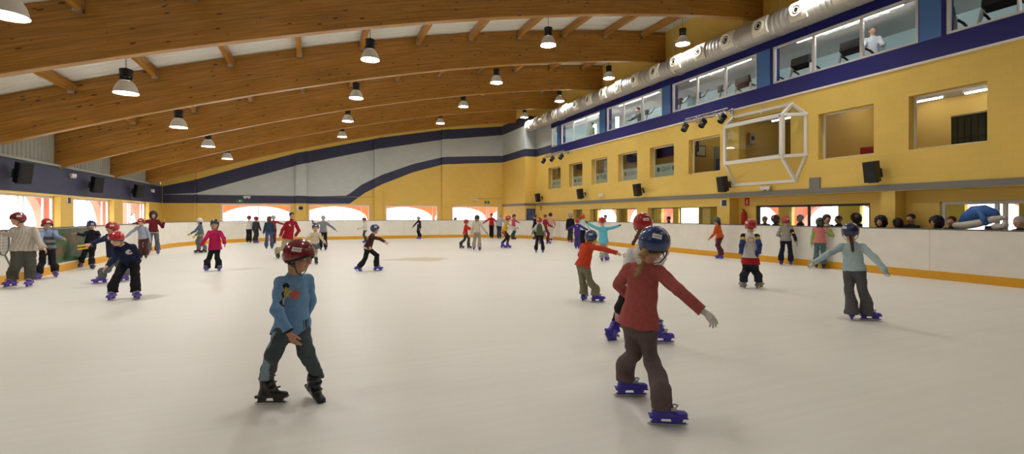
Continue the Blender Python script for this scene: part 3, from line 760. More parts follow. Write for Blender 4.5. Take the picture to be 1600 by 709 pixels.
# ---- emergency light boxes, exit and no-photo signs
def elight(p, rz, lab):
    t = thing('emergency_light', lab, 'emergency light', p, rz, 'white emergency light boxes')
    mb = MB(); mb.cbox((-.2, -.11, 0), (.2, 0, .12), .02); mb.build('housing', MATS['plastic_white'], t)
    for s_ in (-1, 1):
        m2 = MB(); m2.lathe([(.05, 0), (.055, -.05), (.0, -.055)], n=14); m2.xform(Matrix.Translation((s_ * .11, -.06, 0))); m2.build('lamp_head', MATS['white_frame'], t, smooth=.6)
for (px, py, w_, lab) in [(111, 276, 'L', 'white emergency light on the left wall between two loudspeakers'), (237, 299, 'L', 'white emergency light on the left wall near the back corner'),
                          (1198, 296, 'R', 'white emergency light below the white framed bay'), (941, 306, 'R', 'white emergency light under the third office window from the back'),
                          (386, 309, 'B', 'white emergency light on the navy band above the leftmost back window'), (590, 309, 'B', 'white emergency light at the end of the navy band, beside the second pilaster'),
                          (743, 313, 'B', 'white emergency light above the rightmost back window')]:
    if w_ == 'L': elight(at_x(px, py, XL + .002), rad(90), lab)
    elif w_ == 'R': elight(at_x(px, py, XR - .051), rad(-90), lab)
    else: elight(at_y(px, py, YB - .012), 0, lab)
def sign(name, p, rz, w, h, ground_m, lab, cat, marks):
    t = thing(name, lab, cat, p, rz)
    mb = MB(); mb.cbox((-w / 2, -.015, -h / 2), (w / 2, 0, h / 2), .004); mb.build('plate', MATS[ground_m], t)
    for (nm, m_, polys) in marks:
        g = MB()
        for poly in polys: g.prism([(a * w / 2, b * h / 2) for a, b in poly], 'y', -.019, -.013)
        g.build(nm, MATS[m_], t)
mat('sign_green', (.02, .16, .07), .5); mat('sign_red', (.5, .02, .015), .5); mat('sign_black', (.02, .02, .025), .5); mat('sign_blue', (.03, .06, .22), .5)
sq = lambda a, b, c, d: [(a, c), (b, c), (b, d), (a, d)]
man_mark = ('pictogram', 'white_paint', [sq(-.25, .05, -.5, .45), sq(.1, .55, -.15, .15), sq(-.05, .15, .5, .8)])
for (px, py, w_, lab) in [(107, 313, 'L', 'small black and white pictogram sign between the left wall windows'), (1131, 317, 'R', 'small black and white pictogram sign beside the recess on the right wall'), (469, 325, 'B', 'small black and white pictogram sign between the back windows')]:
    P_ = {'L': lambda: (at_x(px, py, XL + .002), rad(90)), 'R': lambda: (at_x(px, py, XR - .002), rad(-90)), 'B': lambda: (at_y(px, py, YB - .175), 0)}[w_]()
    sign('pictogram_sign', P_[0], P_[1], .30 if w_ != 'B' else .36, .26, 'white_paint', lab, 'sign', [('dark_field', 'sign_black', [sq(-.55, .95, -.85, .85)]), ('mark', 'white_paint', [])][:1])
    g = MB(); 
for (px, py, lab) in [(375, 314, 'small green exit sign above the leftmost back window'), (761, 316, 'small green exit sign above the rightmost back window')]:
    sign('exit_sign', at_y(px, py, YB - .012), 0, .42, .2, 'sign_green', lab, 'sign', [man_mark])
sign('fire_point_sign', at_x(1167.5, 315, XC - .002), rad(-90), .2, .28, 'sign_red', 'small red fire point sign in the recess above the extinguisher', 'sign', [('pictogram', 'white_paint', [sq(-.2, .25, -.6, .55)])])
sign('fire_point_sign', at_x(845, 325, XR - .002), rad(-90), .2, .3, 'sign_red', 'small red fire point sign on the yellow wall near the blue poster', 'sign', [('pictogram', 'white_paint', [sq(-.2, .25, -.6, .55)])])
po = thing('poster', 'blue framed poster on the yellow wall in the back right corner', 'poster', (at_y(829.5, 336, YS - .008)), 0)
mb = MB(); mb.cbox((-.34, -.025, -.46), (.34, 0, .46), .004); mb.build('frame', MATS['dark_metal'], po)
mb = MB(); mb.box((-.31, -.028, -.43), (.31, -.02, .43)); mb.build('sheet', mat('poster_blue', (.05, .09, .26), .4, noise=.7, nscale=5), po)
# fire extinguisher hanging in the recess
ex = thing('fire_extinguisher', 'red fire extinguisher on the recess wall left of the dark spectator window', 'extinguisher', at_x(1162, 352, XC - .12))
mb = MB(); mb.lathe([(0, 0), (.085, 0), (.09, .02), (.09, .42), (.07, .49), (.03, .53), (.03, .55), (0, .55)], n=20); mb.build('cylinder', MATS['sign_red'], ex, smooth=.7)
mb = MB(); mb.cbox((-.03, -.02, .55), (.03, .02, .6), .004); mb.tube([(-.03, 0, .58), (-.12, 0, .64)], .01, 6); mb.tube([(.03, 0, .58), (.11, 0, .5), (.12, 0, .25)], .012, 6); mb.tube([(0, 0, .3), (.12, 0, .3)], .01, 6); mb.build('valve_and_hose', MATS['black_plastic'], ex)
# thin conduits on the walls
mb = MB(); mb.tube([(BX(256), YB - .02, BP(400, 305.5)[1]), (BX(588), YB - .02, BP(400, 305.5)[1])], .014, 6); tag(mb.build('conduit', MATS['panel_grey']), 'thin grey conduit running along the navy band of the back wall', 'pipe')
mb = MB(); mb.tube([(BX(746), YB - .02, BP(746, 310)[1]), (XB1 - .02, YB - .02, BP(746, 310)[1])], .014, 6); tag(mb.build('conduit', MATS['panel_grey']), 'thin grey conduit leading to the corner above the rightmost back window', 'pipe')
mb = MB(); a_, b_ = at_x(1142, 290, XR - .03), at_x(1246, 284, XR - .03); mb.tube([a_, b_], .015, 6); tag(mb.build('conduit', MATS['white_frame']), 'white conduit below the white framed bay', 'pipe')
mb = MB(); a_, b_ = at_x(1191, 163, XR - .03), at_x(1191, 178, XR - .03); mb.tube([(XR - .03, a_[1], 5.46), (XR - .03, a_[1], 5.2), (XR - .12, a_[1], 5.1)], .02, 6); tag(mb.build('cable_drop', MATS['white_frame']), 'short white cable pipe dropping onto the roof of the bay', 'pipe')

# ---- stage spotlights on two small trusses
def spot_truss(y, z, L_, labt, labs):
    t = thing('light_truss', labt, 'truss', (XR - .55, y, z))
    mb = MB(); r = .02
    for (dx, dz) in ((0, 0), (.2, 0), (.1, .17)): mb.tube([(dx, -L_ / 2, dz), (dx, L_ / 2, dz)], r, 6)
    k = int(L_ / .22)
    for i in range(k):
        y0, y1 = -L_ / 2 + i * .22, -L_ / 2 + (i + .5) * .22; y2 = y0 + .22
        for (a, b) in (((0, 0), (.1, .17)), ((.2, 0), (.1, .17)), ((0, 0), (.2, 0))):
            mb.tube([(a[0], y0, a[1]), (b[0], y1, b[1]), (a[0], y2, a[1])], .009, 5)
    for s_ in (-1, 1): mb.tube([(.1, s_ * L_ * .4, .1), (.54, s_ * L_ * .4, .1)], .02, 6); mb.cbox((.52, s_ * L_ * .4 - .08, 0), (.545, s_ * L_ * .4 + .08, .22), .004)
    mb.build('lattice', MATS['steel'], t)
    for i in range(3):
        yy = y + (L_ / 2 - .15) - (L_ - .3) * i / 2
        s0 = thing('spotlight', labs[i], 'spotlight', (XR - .62, yy, z - .26), 0, 'black stage spotlights on the wall trusses')
        b = MB(); b.lathe([(0, .24), (.07, .235), (.10, .20), (.105, .02), (.12, 0), (.12, -.10), (.10, -.105), (.095, -.02), (0, -.015)], n=20)
        for q in range(5): b.lathe([(.105, .05 + q * .03), (.118, .055 + q * .03), (.118, .063 + q * .03), (.105, .068 + q * .03)], n=20)
        b.xform(Matrix.Rotation(rad(38), 4, 'Y') @ Matrix.Rotation(rad(8 * (i - 1)), 4, 'X')); b.build('can', MATS['black_plastic'], s0, smooth=.6)
        yk = MB(); yk.tube([(0, -.13, 0), (0, -.13, .22), (0, .13, .22), (0, .13, 0)], .012, 6); yk.tube([(0, 0, .22), (.05, 0, .27)], .02, 6); yk.build('yoke', MATS['dark_metal'], s0)
        pl = MB(); pl.lathe([(.085, -.06), (0, -.055)], n=16); pl.xform(Matrix.Rotation(rad(38), 4, 'Y') @ Matrix.Rotation(rad(8 * (i - 1)), 4, 'X')); pl.build('lens', MATS['rubber'], s0)
    return t
pa, pb = at_x(1076, 190, XR - .5), at_x(1128, 178, XR - .5)
spot_truss((pa[1] + pb[1]) / 2, (pa[2] + pb[2]) / 2 , abs(pa[1] - pb[1]) + .5, 'silver spotlight truss under the blue band left of the bay', ['black spotlight at the far end of the truss beside the bay', 'middle black spotlight of the truss beside the bay', 'black spotlight at the near end of the truss beside the bay'])
pa, pb = at_x(852, 246, XR - .5), at_x(878, 240, XR - .5)
spot_truss((pa[1] + pb[1]) / 2, (pa[2] + pb[2]) / 2, abs(pa[1] - pb[1]) + .4, 'silver spotlight truss above the farthest office window', ['black spotlight at the far end of the distant truss', 'middle black spotlight of the distant truss', 'black spotlight at the near end of the distant truss'])

# ---- faceted bay window (white frame) hanging on the right wall
bay = thing('bay_window', 'white framed faceted glass bay projecting from the yellow wall', 'bay window', (XR, 12.35, 3.4))
XFb = -.55; f0, f1 = -1.3, 1.3
def q(x, y, z): return (x, y, z - 3.4)
w_ = .40
pts = {'fl': q(XFb, 1.17, 0), }
FT = [(XFb, -1.17, 4.80), (XFb, 1.17, 4.80)]; FB = [(XFb, -1.17, 3.46), (XFb, 1.17, 3.46)]
WT = [(0, -1.12, 5.22), (0, 1.3, 5.22)]; WB = [(0, -1.22, 2.68), (0, 1.2, 2.68)]
SU = [(0, -1.6, 4.78), (0, 1.65, 4.78)]; SL = [(0, -1.6, 3.48), (0, 1.65, 3.48)]
def sh_(p): return (p[0], p[1], p[2] - 3.4)
FT, FB, WT, WB, SU, SL = [[sh_(p) for p in g] for g in (FT, FB, WT, WB, SU, SL)]
fr = MB()
def bar(a, b, r=.045): fr.tube([a, b], r * 1.25, 4)
for a, b in ((FT[0], FT[1]), (FB[0], FB[1]), (FT[0], FB[0]), (FT[1], FB[1]), (WT[0], WT[1]), (WB[0], WB[1]), (FT[0], WT[0]), (FT[1], WT[1]), (FB[0], WB[0]), (FB[1], WB[1]),
             (FT[0], SU[0]), (FT[1], SU[1]), (FB[0], SL[0]), (FB[1], SL[1]), (SU[0], SL[0]), (SU[1], SL[1]), (SU[0], WT[0]), (SU[1], WT[1]), (SL[0], WB[0]), (SL[1], WB[1])): bar(a, b, .07 if a in (FT[0], FB[0]) and b[0] == XFb else .055)
for p in FT + FB + WT + WB + SU + SL: fr.ball(p, .07, 6)
fr.build('frame', MATS['white_frame'], bay)
for nm, f in (('front_pane', [FB[0], FB[1], FT[1], FT[0]]), ('roof_pane', [FT[0], FT[1], WT[1], WT[0]]), ('side_pane', [FB[0], FT[0], SU[0], SL[0]]), ('side_pane', [FB[1], FT[1], SU[1], SL[1]]), ('roof_pane', [FT[0], SU[0], WT[0]]), ('roof_pane', [FT[1], SU[1], WT[1]])):
    g = MB(); g.add(f, [tuple(range(len(f)))]); g.build(nm, MATS['pane_glass'], bay)
for f in ([FB[0], FB[1], WB[1], WB[0]], [FB[0], SL[0], WB[0]], [FB[1], SL[1], WB[1]]):
    g = MB(); n_ = len(f); g.add(list(f) + [(p[0] + .02, p[1], p[2] + .03) for p in f], [tuple(range(n_)), tuple(range(n_, 2 * n_))[::-1]] + [(i, i + n_, (i + 1) % n_ + n_, (i + 1) % n_) for i in range(n_)]); g.build('underside_panel', MATS['office_wall'] if False else mat('yellow_plain', YELLOW, .55), bay)

# ---- frosted films with dark lettering low in the five far office windows
mat('frost', (.36, .42, .36), .8); mat('letter', (.06, .09, .08), .6)
for k in range(5):
    a, b = OFF[k]; c = (a + b) / 2; d = b - a
    t = thing('window_film', 'pale frosted film with dark lettering in the %s office window from the back' % ['first', 'second', 'third', 'fourth', 'fifth'][k], 'window film', (XR + .285, c, OZ0 + .05), 0, 'lettered films in the office windows')
    mb = MB(); mb.box((0, -d / 2 + .05, 0), (.004, d / 2 - .05, .58)); mb.build('film', MATS['frost'], t)
    text('lettering', 'SQUASH', .30, MATS['letter'], t, Matrix.Translation((-.004, .03, .34)) @ Matrix(((0, 0, -1), (-1, 0, 0), (0, 1, 0))).to_4x4() @ Matrix.Scale(.56, 4, (1, 0, 0)), .001)
    for s_ in (-1, 1):
        g = MB(); g.lathe([(.0, 0), (.11, .0005), (.11, .003)], n=20, axis='x'); g.xform(Matrix.Translation((-.006, .03 + s_ * .52, .34))); g.build('ball_emblem', MATS['letter'], t)
# things inside the rooms
mat('bulk_purple', (.055, .04, .15), .6)
mb = MB(); mb.cbox((0, -2.7, 0), (.1, 2.7, .85), .01); tag(mb.build('ceiling_bulkhead', MATS['bulk_purple'], loc=(XR + .75, 19.0, 4.3)), 'dark purple hanging panel inside the middle office windows', 'panel')
mb = MB(); mb.cbox((0, -2.3, 0), (.1, 2.3, 1.0), .01); tag(mb.build('ceiling_bulkhead', mat('brown_panel', (.13, .07, .03), .6), loc=(XR + .75, 26.9, 4.2)), 'dark brown hanging panel inside the two farthest office windows', 'panel')
pt = thing('poster', 'pale poster of a figure inside the third office window from the back', 'poster', (XR + .32, 22.55, 3.95)); mb = MB(); mb.cbox((0, -.33, 0), (.01, .33, .62), .003); mb.build('sheet', mat('poster_pale', (.36, .40, .44), .6, noise=.5, nscale=4), pt)
emit_mat('tube_glow', (1.0, .97, .92), 62.0); emit_mat('office_glow', (1.0, .97, .92), 20.0)
def tube_light(name, p, L_, lab, cat='ceiling light', group=None, axis='y', s=1):
    t = thing(name, lab, cat, p, 0 if axis == 'y' else PI / 2, group)
    mb = MB(); mb.cbox((-.07, -L_ / 2, .04), (.07, L_ / 2, .09), .01); mb.build('batten', MATS['plastic_white'], t)
    mb = MB(); mb.tube([(0, -L_ / 2 + .03, .02), (0, L_ / 2 - .03, .02)], .026, 8); mb.build('tube', MATS['office_glow' if group == 'strip lights in the offices' else 'tube_glow'], t)
    return t
G_ = 'strip lights in the offices'
tube_light('strip_light', (17.2, 7.55, 5.16), 1.8, 'upper long strip light in the rightmost office window', group=G_)
tube_light('strip_light', (17.9, 9.3, 5.16), 1.2, 'lower strip light at the left of the rightmost office window', group=G_)
tube_light('strip_light', (18.0, 7.75, 5.16), 1.0, 'short strip light above the lockers in the rightmost office window', group=G_)
tube_light('strip_light', (16.6, 9.6, 5.16), 1.3, 'strip light in the window right of the bay', group=G_)
tube_light('strip_light', (16.4, 13.0, 5.16), 1.0, 'strip light inside the white framed bay', group=G_)
tube_light('strip_light', (16.2, 15.5, 5.16), .9, 'strip light in the window left of the bay', group=G_)
for yy in (17.7, 20.3, 22.9, 25.5, 28.3): tube_light('strip_light', (16.6, yy, 5.16), .9, 'strip light in the far office behind the lettered window %s' % {17.7: 'nearest the bay', 20.3: 'second from the bay', 22.9: 'third from the bay', 25.5: 'fourth from the bay', 28.3: 'farthest back'}[yy], group=G_)
# lockers, red chair, picture
lk = thing('locker_rack', 'dark slatted locker rack behind the rightmost office window', 'lockers', (16.5, 6.95, 2.5))
mb = MB(); mb.cbox((0, -.9, 0), (.38, .9, 1.78), .01); mb.build('carcass', MATS['dark_metal'], lk)
mb = MB()
for i in range(12): mb.box((-.015, -.88 + i * .148, .02), (.0, -.765 + i * .148, 1.15)); mb.box((-.015, -.88 + i * .148, 1.2), (.0, -.765 + i * .148, 1.74))
mb.build('locker_door', mat('locker_green', (.06, .075, .06), .5), lk)
mb = MB(); mb.box((-.02, -.9, 1.78), (.38, .9, 1.82)); mb.build('top_edge', MATS['white_frame'], lk)
rc = thing('office_chair', 'red office chair behind the window right of the bay', 'chair', (16.3, 9.95, 2.5), rad(20))
mb = MB(); mb.cbox((-.24, -.24, .43), (.24, .24, .52), .03); mb.build('seat', MATS['sign_red'], rc)
mb = MB(); mb.cbox((.2, -.23, .62), (.28, .23, 1.25), .035); mb.build('backrest', MATS['sign_red'], rc)
mb = MB(); mb.tube([(0, 0, .06), (0, 0, .43)], .03, 8); mb.tube([(.18, 0, .46), (.25, 0, .7)], .02, 6)
for k in range(5): a = 2 * PI * k / 5; mb.tube([(0, 0, .1), (.28 * math.cos(a), .28 * math.sin(a), .05)], .018, 6); mb.ball((.28 * math.cos(a), .28 * math.sin(a), .03), .03, 5)
mb.build('base', MATS['dark_metal'], rc)
pc = thing('framed_picture', 'small framed certificate on the office wall left of the bay', 'picture', (15.57, 16.345, 4.34), rad(-90) + PI / 1 * 0); pc.rotation_euler = (0, 0, rad(90)); 
mb = MB(); mb.cbox((-.03, -.28, -.24), (0, .28, .24), .004); mb.build('frame', MATS['dark_metal'], pc); mb = MB(); mb.box((-.035, -.24, -.2), (-.028, .24, .2)); mb.build('sheet', mat('cert', (.60, .58, .45), .6), pc)
bc = thing('office_cabinet', 'dark blue low cabinet in the window left of the bay', 'cabinet', (16.0, 15.4, 2.5)); mb = MB(); mb.cbox((0, -.5, 0), (.5, .5, 1.45), .01); mb.build('carcass', mat('cab_blue', (.05, .06, .16), .5), bc); mb = MB(); mb.cbox((-.02, -.47, .05), (.0, -.01, 1.38), .005); mb.cbox((-.02, .01, .05), (.0, .47, 1.38), .005); mb.build('door', mat('cab_blue2', (.06, .075, .2), .5), bc)
dr = thing('office_door', 'grey door in the office left of the bay', 'door', (16.75, 16.345, 2.5)); dr.rotation_euler = (0, 0, rad(90)); mb = MB(); mb.cbox((-.04, -.42, 0), (0, .42, 2.05), .005); mb.build('leaf', MATS['panel_grey'], dr); mb = MB(); mb.tube([(-.05, .33, 1.0), (-.09, .33, 1.0), (-.09, .22, 1.0)], .012, 6); mb.build('handle', MATS['steel'], dr)
ck = thing('wall_speaker_box', 'small grey box on the back wall inside the bay', 'box', (15.9, 14.045, 4.56)); ck.rotation_euler = (0, 0, rad(90)); mb = MB(); mb.cbox((-.12, -.14, -.22), (0, .14, .22), .01); mb.build('case', MATS['panel_grey'], ck); mb = MB(); mb.lathe([(.09, -.125), (0, -.13)], n=16, axis='x'); mb.build('cone', MATS['rubber'], ck)

# ---- gym behind the upper glazing
GF = 5.45
for k, yy in enumerate((4.0, 9.8, 14.8, 20.0, 25.0)):
    for x_, z_ in ((XR + .42, 7.33), (16.3, 8.45)): tube_light('strip_light', (x_, yy, z_), 3.2, 'strip light %s, %s gym bay' % ('along the top of the gym glazing' if x_ < 16 else 'added out of sight behind the gym soffit', ['nearest', 'second', 'third', 'fourth', 'farthest'][k]), group='strip lights in the gym')  # the row behind the soffit is added, unseen, to brighten the gym
for k, yy in enumerate((9.8, 14.8, 20.0, 25.0)):
    t = thing('air_grille', 'white slotted grille on the gym soffit above the %s glazing' % ['second', 'third', 'fourth', 'fifth'][k], 'grille', (15.5, yy, 7.45)); mb = MB(); mb.box((-.06, -1.0, -.012), (.06, 1.0, 0)); mb.build('frame', MATS['white_frame'], t)
    mb = MB()
    for i in range(24): mb.box((-.05, -.97 + i * .082, -.02), (.05, -.93 + i * .082, -.012))
    mb.build('slat', MATS['plastic_white'], t)
def treadmill(p, rz, lab, kind='treadmill'):
    t = thing('treadmill', lab, 'treadmill', p, rz, 'treadmills in the gym')
    mb = MB(); mb.cbox((-.4, -.95, .06), (.4, .75, .2), .03); mb.build('deck', MATS['panel_grey'], t)
    mb = MB(); mb.box((-.27, -.9, .2), (.27, .6, .206)); mb.build('belt', MATS['rubber'], t)
    for s_ in (-1, 1):
        mb = MB(); mb.tube([(s_ * .38, .62, .15), (s_ * .37, .72, .7), (s_ * .33, .62, 1.12)], [.05, .045, .04], 8); mb.build('upright', MATS['plastic_white'], t)
        mb = MB(); mb.tube([(s_ * .36, .6, 1.05), (s_ * .37, .35, 1.0), (s_ * .37, .1, .88)], .03, 8); mb.build('handrail', MATS['black_plastic'], t)
    mb = MB(); mb.prism([(.5, 1.02), (.74, 1.14), (.70, 1.40), (.62, 1.42), (.56, 1.2)], 'x', -.31, .31); mb.build('console', MATS['black_plastic'], t)
    mb = MB(); mb.box((-.2, .575, 1.22), (.2, .585, 1.38)); mb.xform(Matrix.Translation((0, 0, 0))); mb.build('display', mat('display', (.03, .05, .05), .15), t)
    return t
tm = treadmill((15.75, 11.0, GF), rad(90), 'x'); first = True
for (px, x_, lab) in [(1272, 15.75, 'treadmill with dark console, centre of the second gym glazing from the right'), (1352, 15.75, 'treadmill in front of the man in white'), (1219, 15.9, 'treadmill at the left edge of the second gym glazing from the right'),
                      (1490, 15.7, 'treadmill at the left of the rightmost gym glazing'), (1585, 15.7, 'treadmill at the right edge of the photo in the rightmost gym glazing'), (1180, 15.9, 'treadmill at the right edge of the middle gym glazing')]:
    o = tm if first else copy_tree(tm); first = False
    r = ray(px, 100); o.location = (x_, x_ * r[1] / r[0], GF); o.rotation_euler = (0, 0, rad(90)); o['label'] = lab
def bike(p, rz, lab):
    t = thing('exercise_bike', lab, 'exercise bike', p, rz, 'exercise bikes in the gym')
    mb = MB(); mb.cbox((-.05, -.55, .0), (.05, .55, .07), .015); mb.cbox((-.28, -.55, 0), (.28, -.47, .06), .015); mb.cbox((-.28, .47, 0), (.28, .55, .06), .015); mb.tube([(0, .3, .05), (0, .42, .8), (0, .38, 1.1)], .045, 8); mb.tube([(0, -.25, .05), (0, -.32, .75)], .04, 8); mb.build('frame', MATS['panel_grey'], t)
    mb = MB(); mb.lathe([(0, -.06), (.24, -.06), (.25, 0), (.24, .06), (0, .06)], n=24, axis='x'); mb.xform(Matrix.Translation((0, .2, .38))); mb.build('flywheel', MATS['black_plastic'], t)
    mb = MB(); mb.ball((0, -.33, .8), (.13, .15, .05), 8); mb.build('saddle', MATS['black_plastic'], t)
    mb = MB(); mb.cbox((-.13, .36, 1.08), (.13, .44, 1.34), .02); mb.build('console', MATS['black_plastic'], t)
    for s_ in (-1, 1): mb = MB(); mb.tube([(0, .38, 1.08), (s_ * .24, .3, 1.12), (s_ * .27, .16, 1.3), (s_ * .24, .1, 1.42)], .022, 8); mb.build('handlebar', MATS['black_plastic'], t)
    return t
bk = bike((15.6, 16, GF), rad(90), 'x'); first = True
for (px, x_, lab) in [(1075, 15.6, 'exercise bike at the left of the middle gym glazing'), (1104, 15.6, 'exercise bike beside the mullion of the middle gym glazing'), (1139, 15.6, 'exercise bike in the right half of the middle gym glazing'), (1022, 15.7, 'exercise bike with spread handlebars behind the fourth gym glazing from the right')]:
    o = bk if first else copy_tree(bk); first = False
    r = ray(px, 100); o.location = (x_, x_ * r[1] / r[0], GF); o.rotation_euler = (0, 0, rad(80)); o['label'] = lab
mat('bench_red', (.22, .06, .04), .6)
for (px, lab) in [(952, 'brown weight bench at the left of the fourth gym glazing'), (971, 'brown weight bench beside the mullion of the fourth gym glazing'), (934, 'brown stool by the person in the fifth gym glazing')]:
    r = ray(px, 100); t = thing('weight_bench', lab, 'bench', (15.7, 15.7 * r[1] / r[0], GF)); mb = MB(); mb.cbox((-.16, -.5, .62), (.16, .5, .74), .03); mb.build('pad', MATS['bench_red'], t)
    mb = MB(); mb.cbox((-.04, -.4, 0), (.04, -.34, .62), .008); mb.cbox((-.04, .34, 0), (.04, .4, .62), .008); mb.cbox((-.03, -.4, .5), (.03, .4, .56), .008); mb.tube([(0, .4, .7), (0, .42, 1.15)], .03, 6); mb.build('frame', MATS['dark_metal'], t)
for (px, lab) in [(964.5, 'upright lit light column in the fourth gym glazing'), (929.5, 'upright lit light column in the fifth gym glazing')]:
    r = ray(px, 100); t = thing('light_column', lab, 'lamp', (17.2, 17.2 * r[1] / r[0], GF)); mb = MB(); mb.tube([(0, 0, .9), (0, 0, 2.1)], .09, 12); mb.build('tube', MATS['tube_glow'], t); mb = MB(); mb.lathe([(0, 0), (.16, 0), (.16, .04), (.05, .08), (.05, .9), (0, .9)], n=16); mb.build('base', MATS['panel_grey'], t)

# ---- walkway behind the right barrier: a blue and white inflated toy leaning on the rail
ty = thing('inflatable_toy', 'blue and white rounded inflatable bundle leaning behind the right barrier', 'inflatable', (14.42, 6.1, 0))
TB = mat('toy_blue', (.035, .13, .42), .5); TW = mat('toy_white', (.62, .60, .55), .5)
# local frame: y = along the rail (towards +y is image left), z up, x out from the rink
mb = MB()
for i in range(13):
    pass
rim = [(0.0, .66, 1.30), (-.02, .52, 1.30), (-.03, .34, 1.33), (-.03, .14, 1.39), (-.02, -.06, 1.46), (0, -.22, 1.50)]
mb.tube(rim, [.07, .09, .095, .09, .08, .05], 14); mb.ball(rim[0], .072, 8); mb.ball(rim[-1], .052, 8); mb.build('white_rim', TW, ty, smooth=True)
mb = MB(); mb.tube([(.05, .6, 1.38), (.05, .48, 1.50), (.04, .32, 1.60), (.04, .14, 1.63), (.04, -.02, 1.58), (.03, -.12, 1.54)], [.05, .12, .17, .16, .12, .05], 16); mb.build('blue_body', TB, ty, smooth=True)
mb = MB(); mb.tube([(-.06, .2, 1.66), (-.12, .12, 1.55), (-.14, .07, 1.44), (-.13, .05, 1.37)], [.06, .06, .055, .05], 12); mb.ball((-.13, .05, 1.36), .055, 8); mb.build('blue_arm', TB, ty, smooth=True)
mb = MB(); mb.ball((-.02, -.12, 1.28), (.1, .13, .08), 10); mb.ball((0, -.24, 1.33), (.07, .06, .09), 9); mb.build('white_paw', TW, ty, smooth=True)
mb = MB(); mb.tube([(.02, .0, .0), (.02, .0, 1.3)], [.2, .12], 14); mb.build('dark_base', MATS['rubber'], ty, smooth=True)
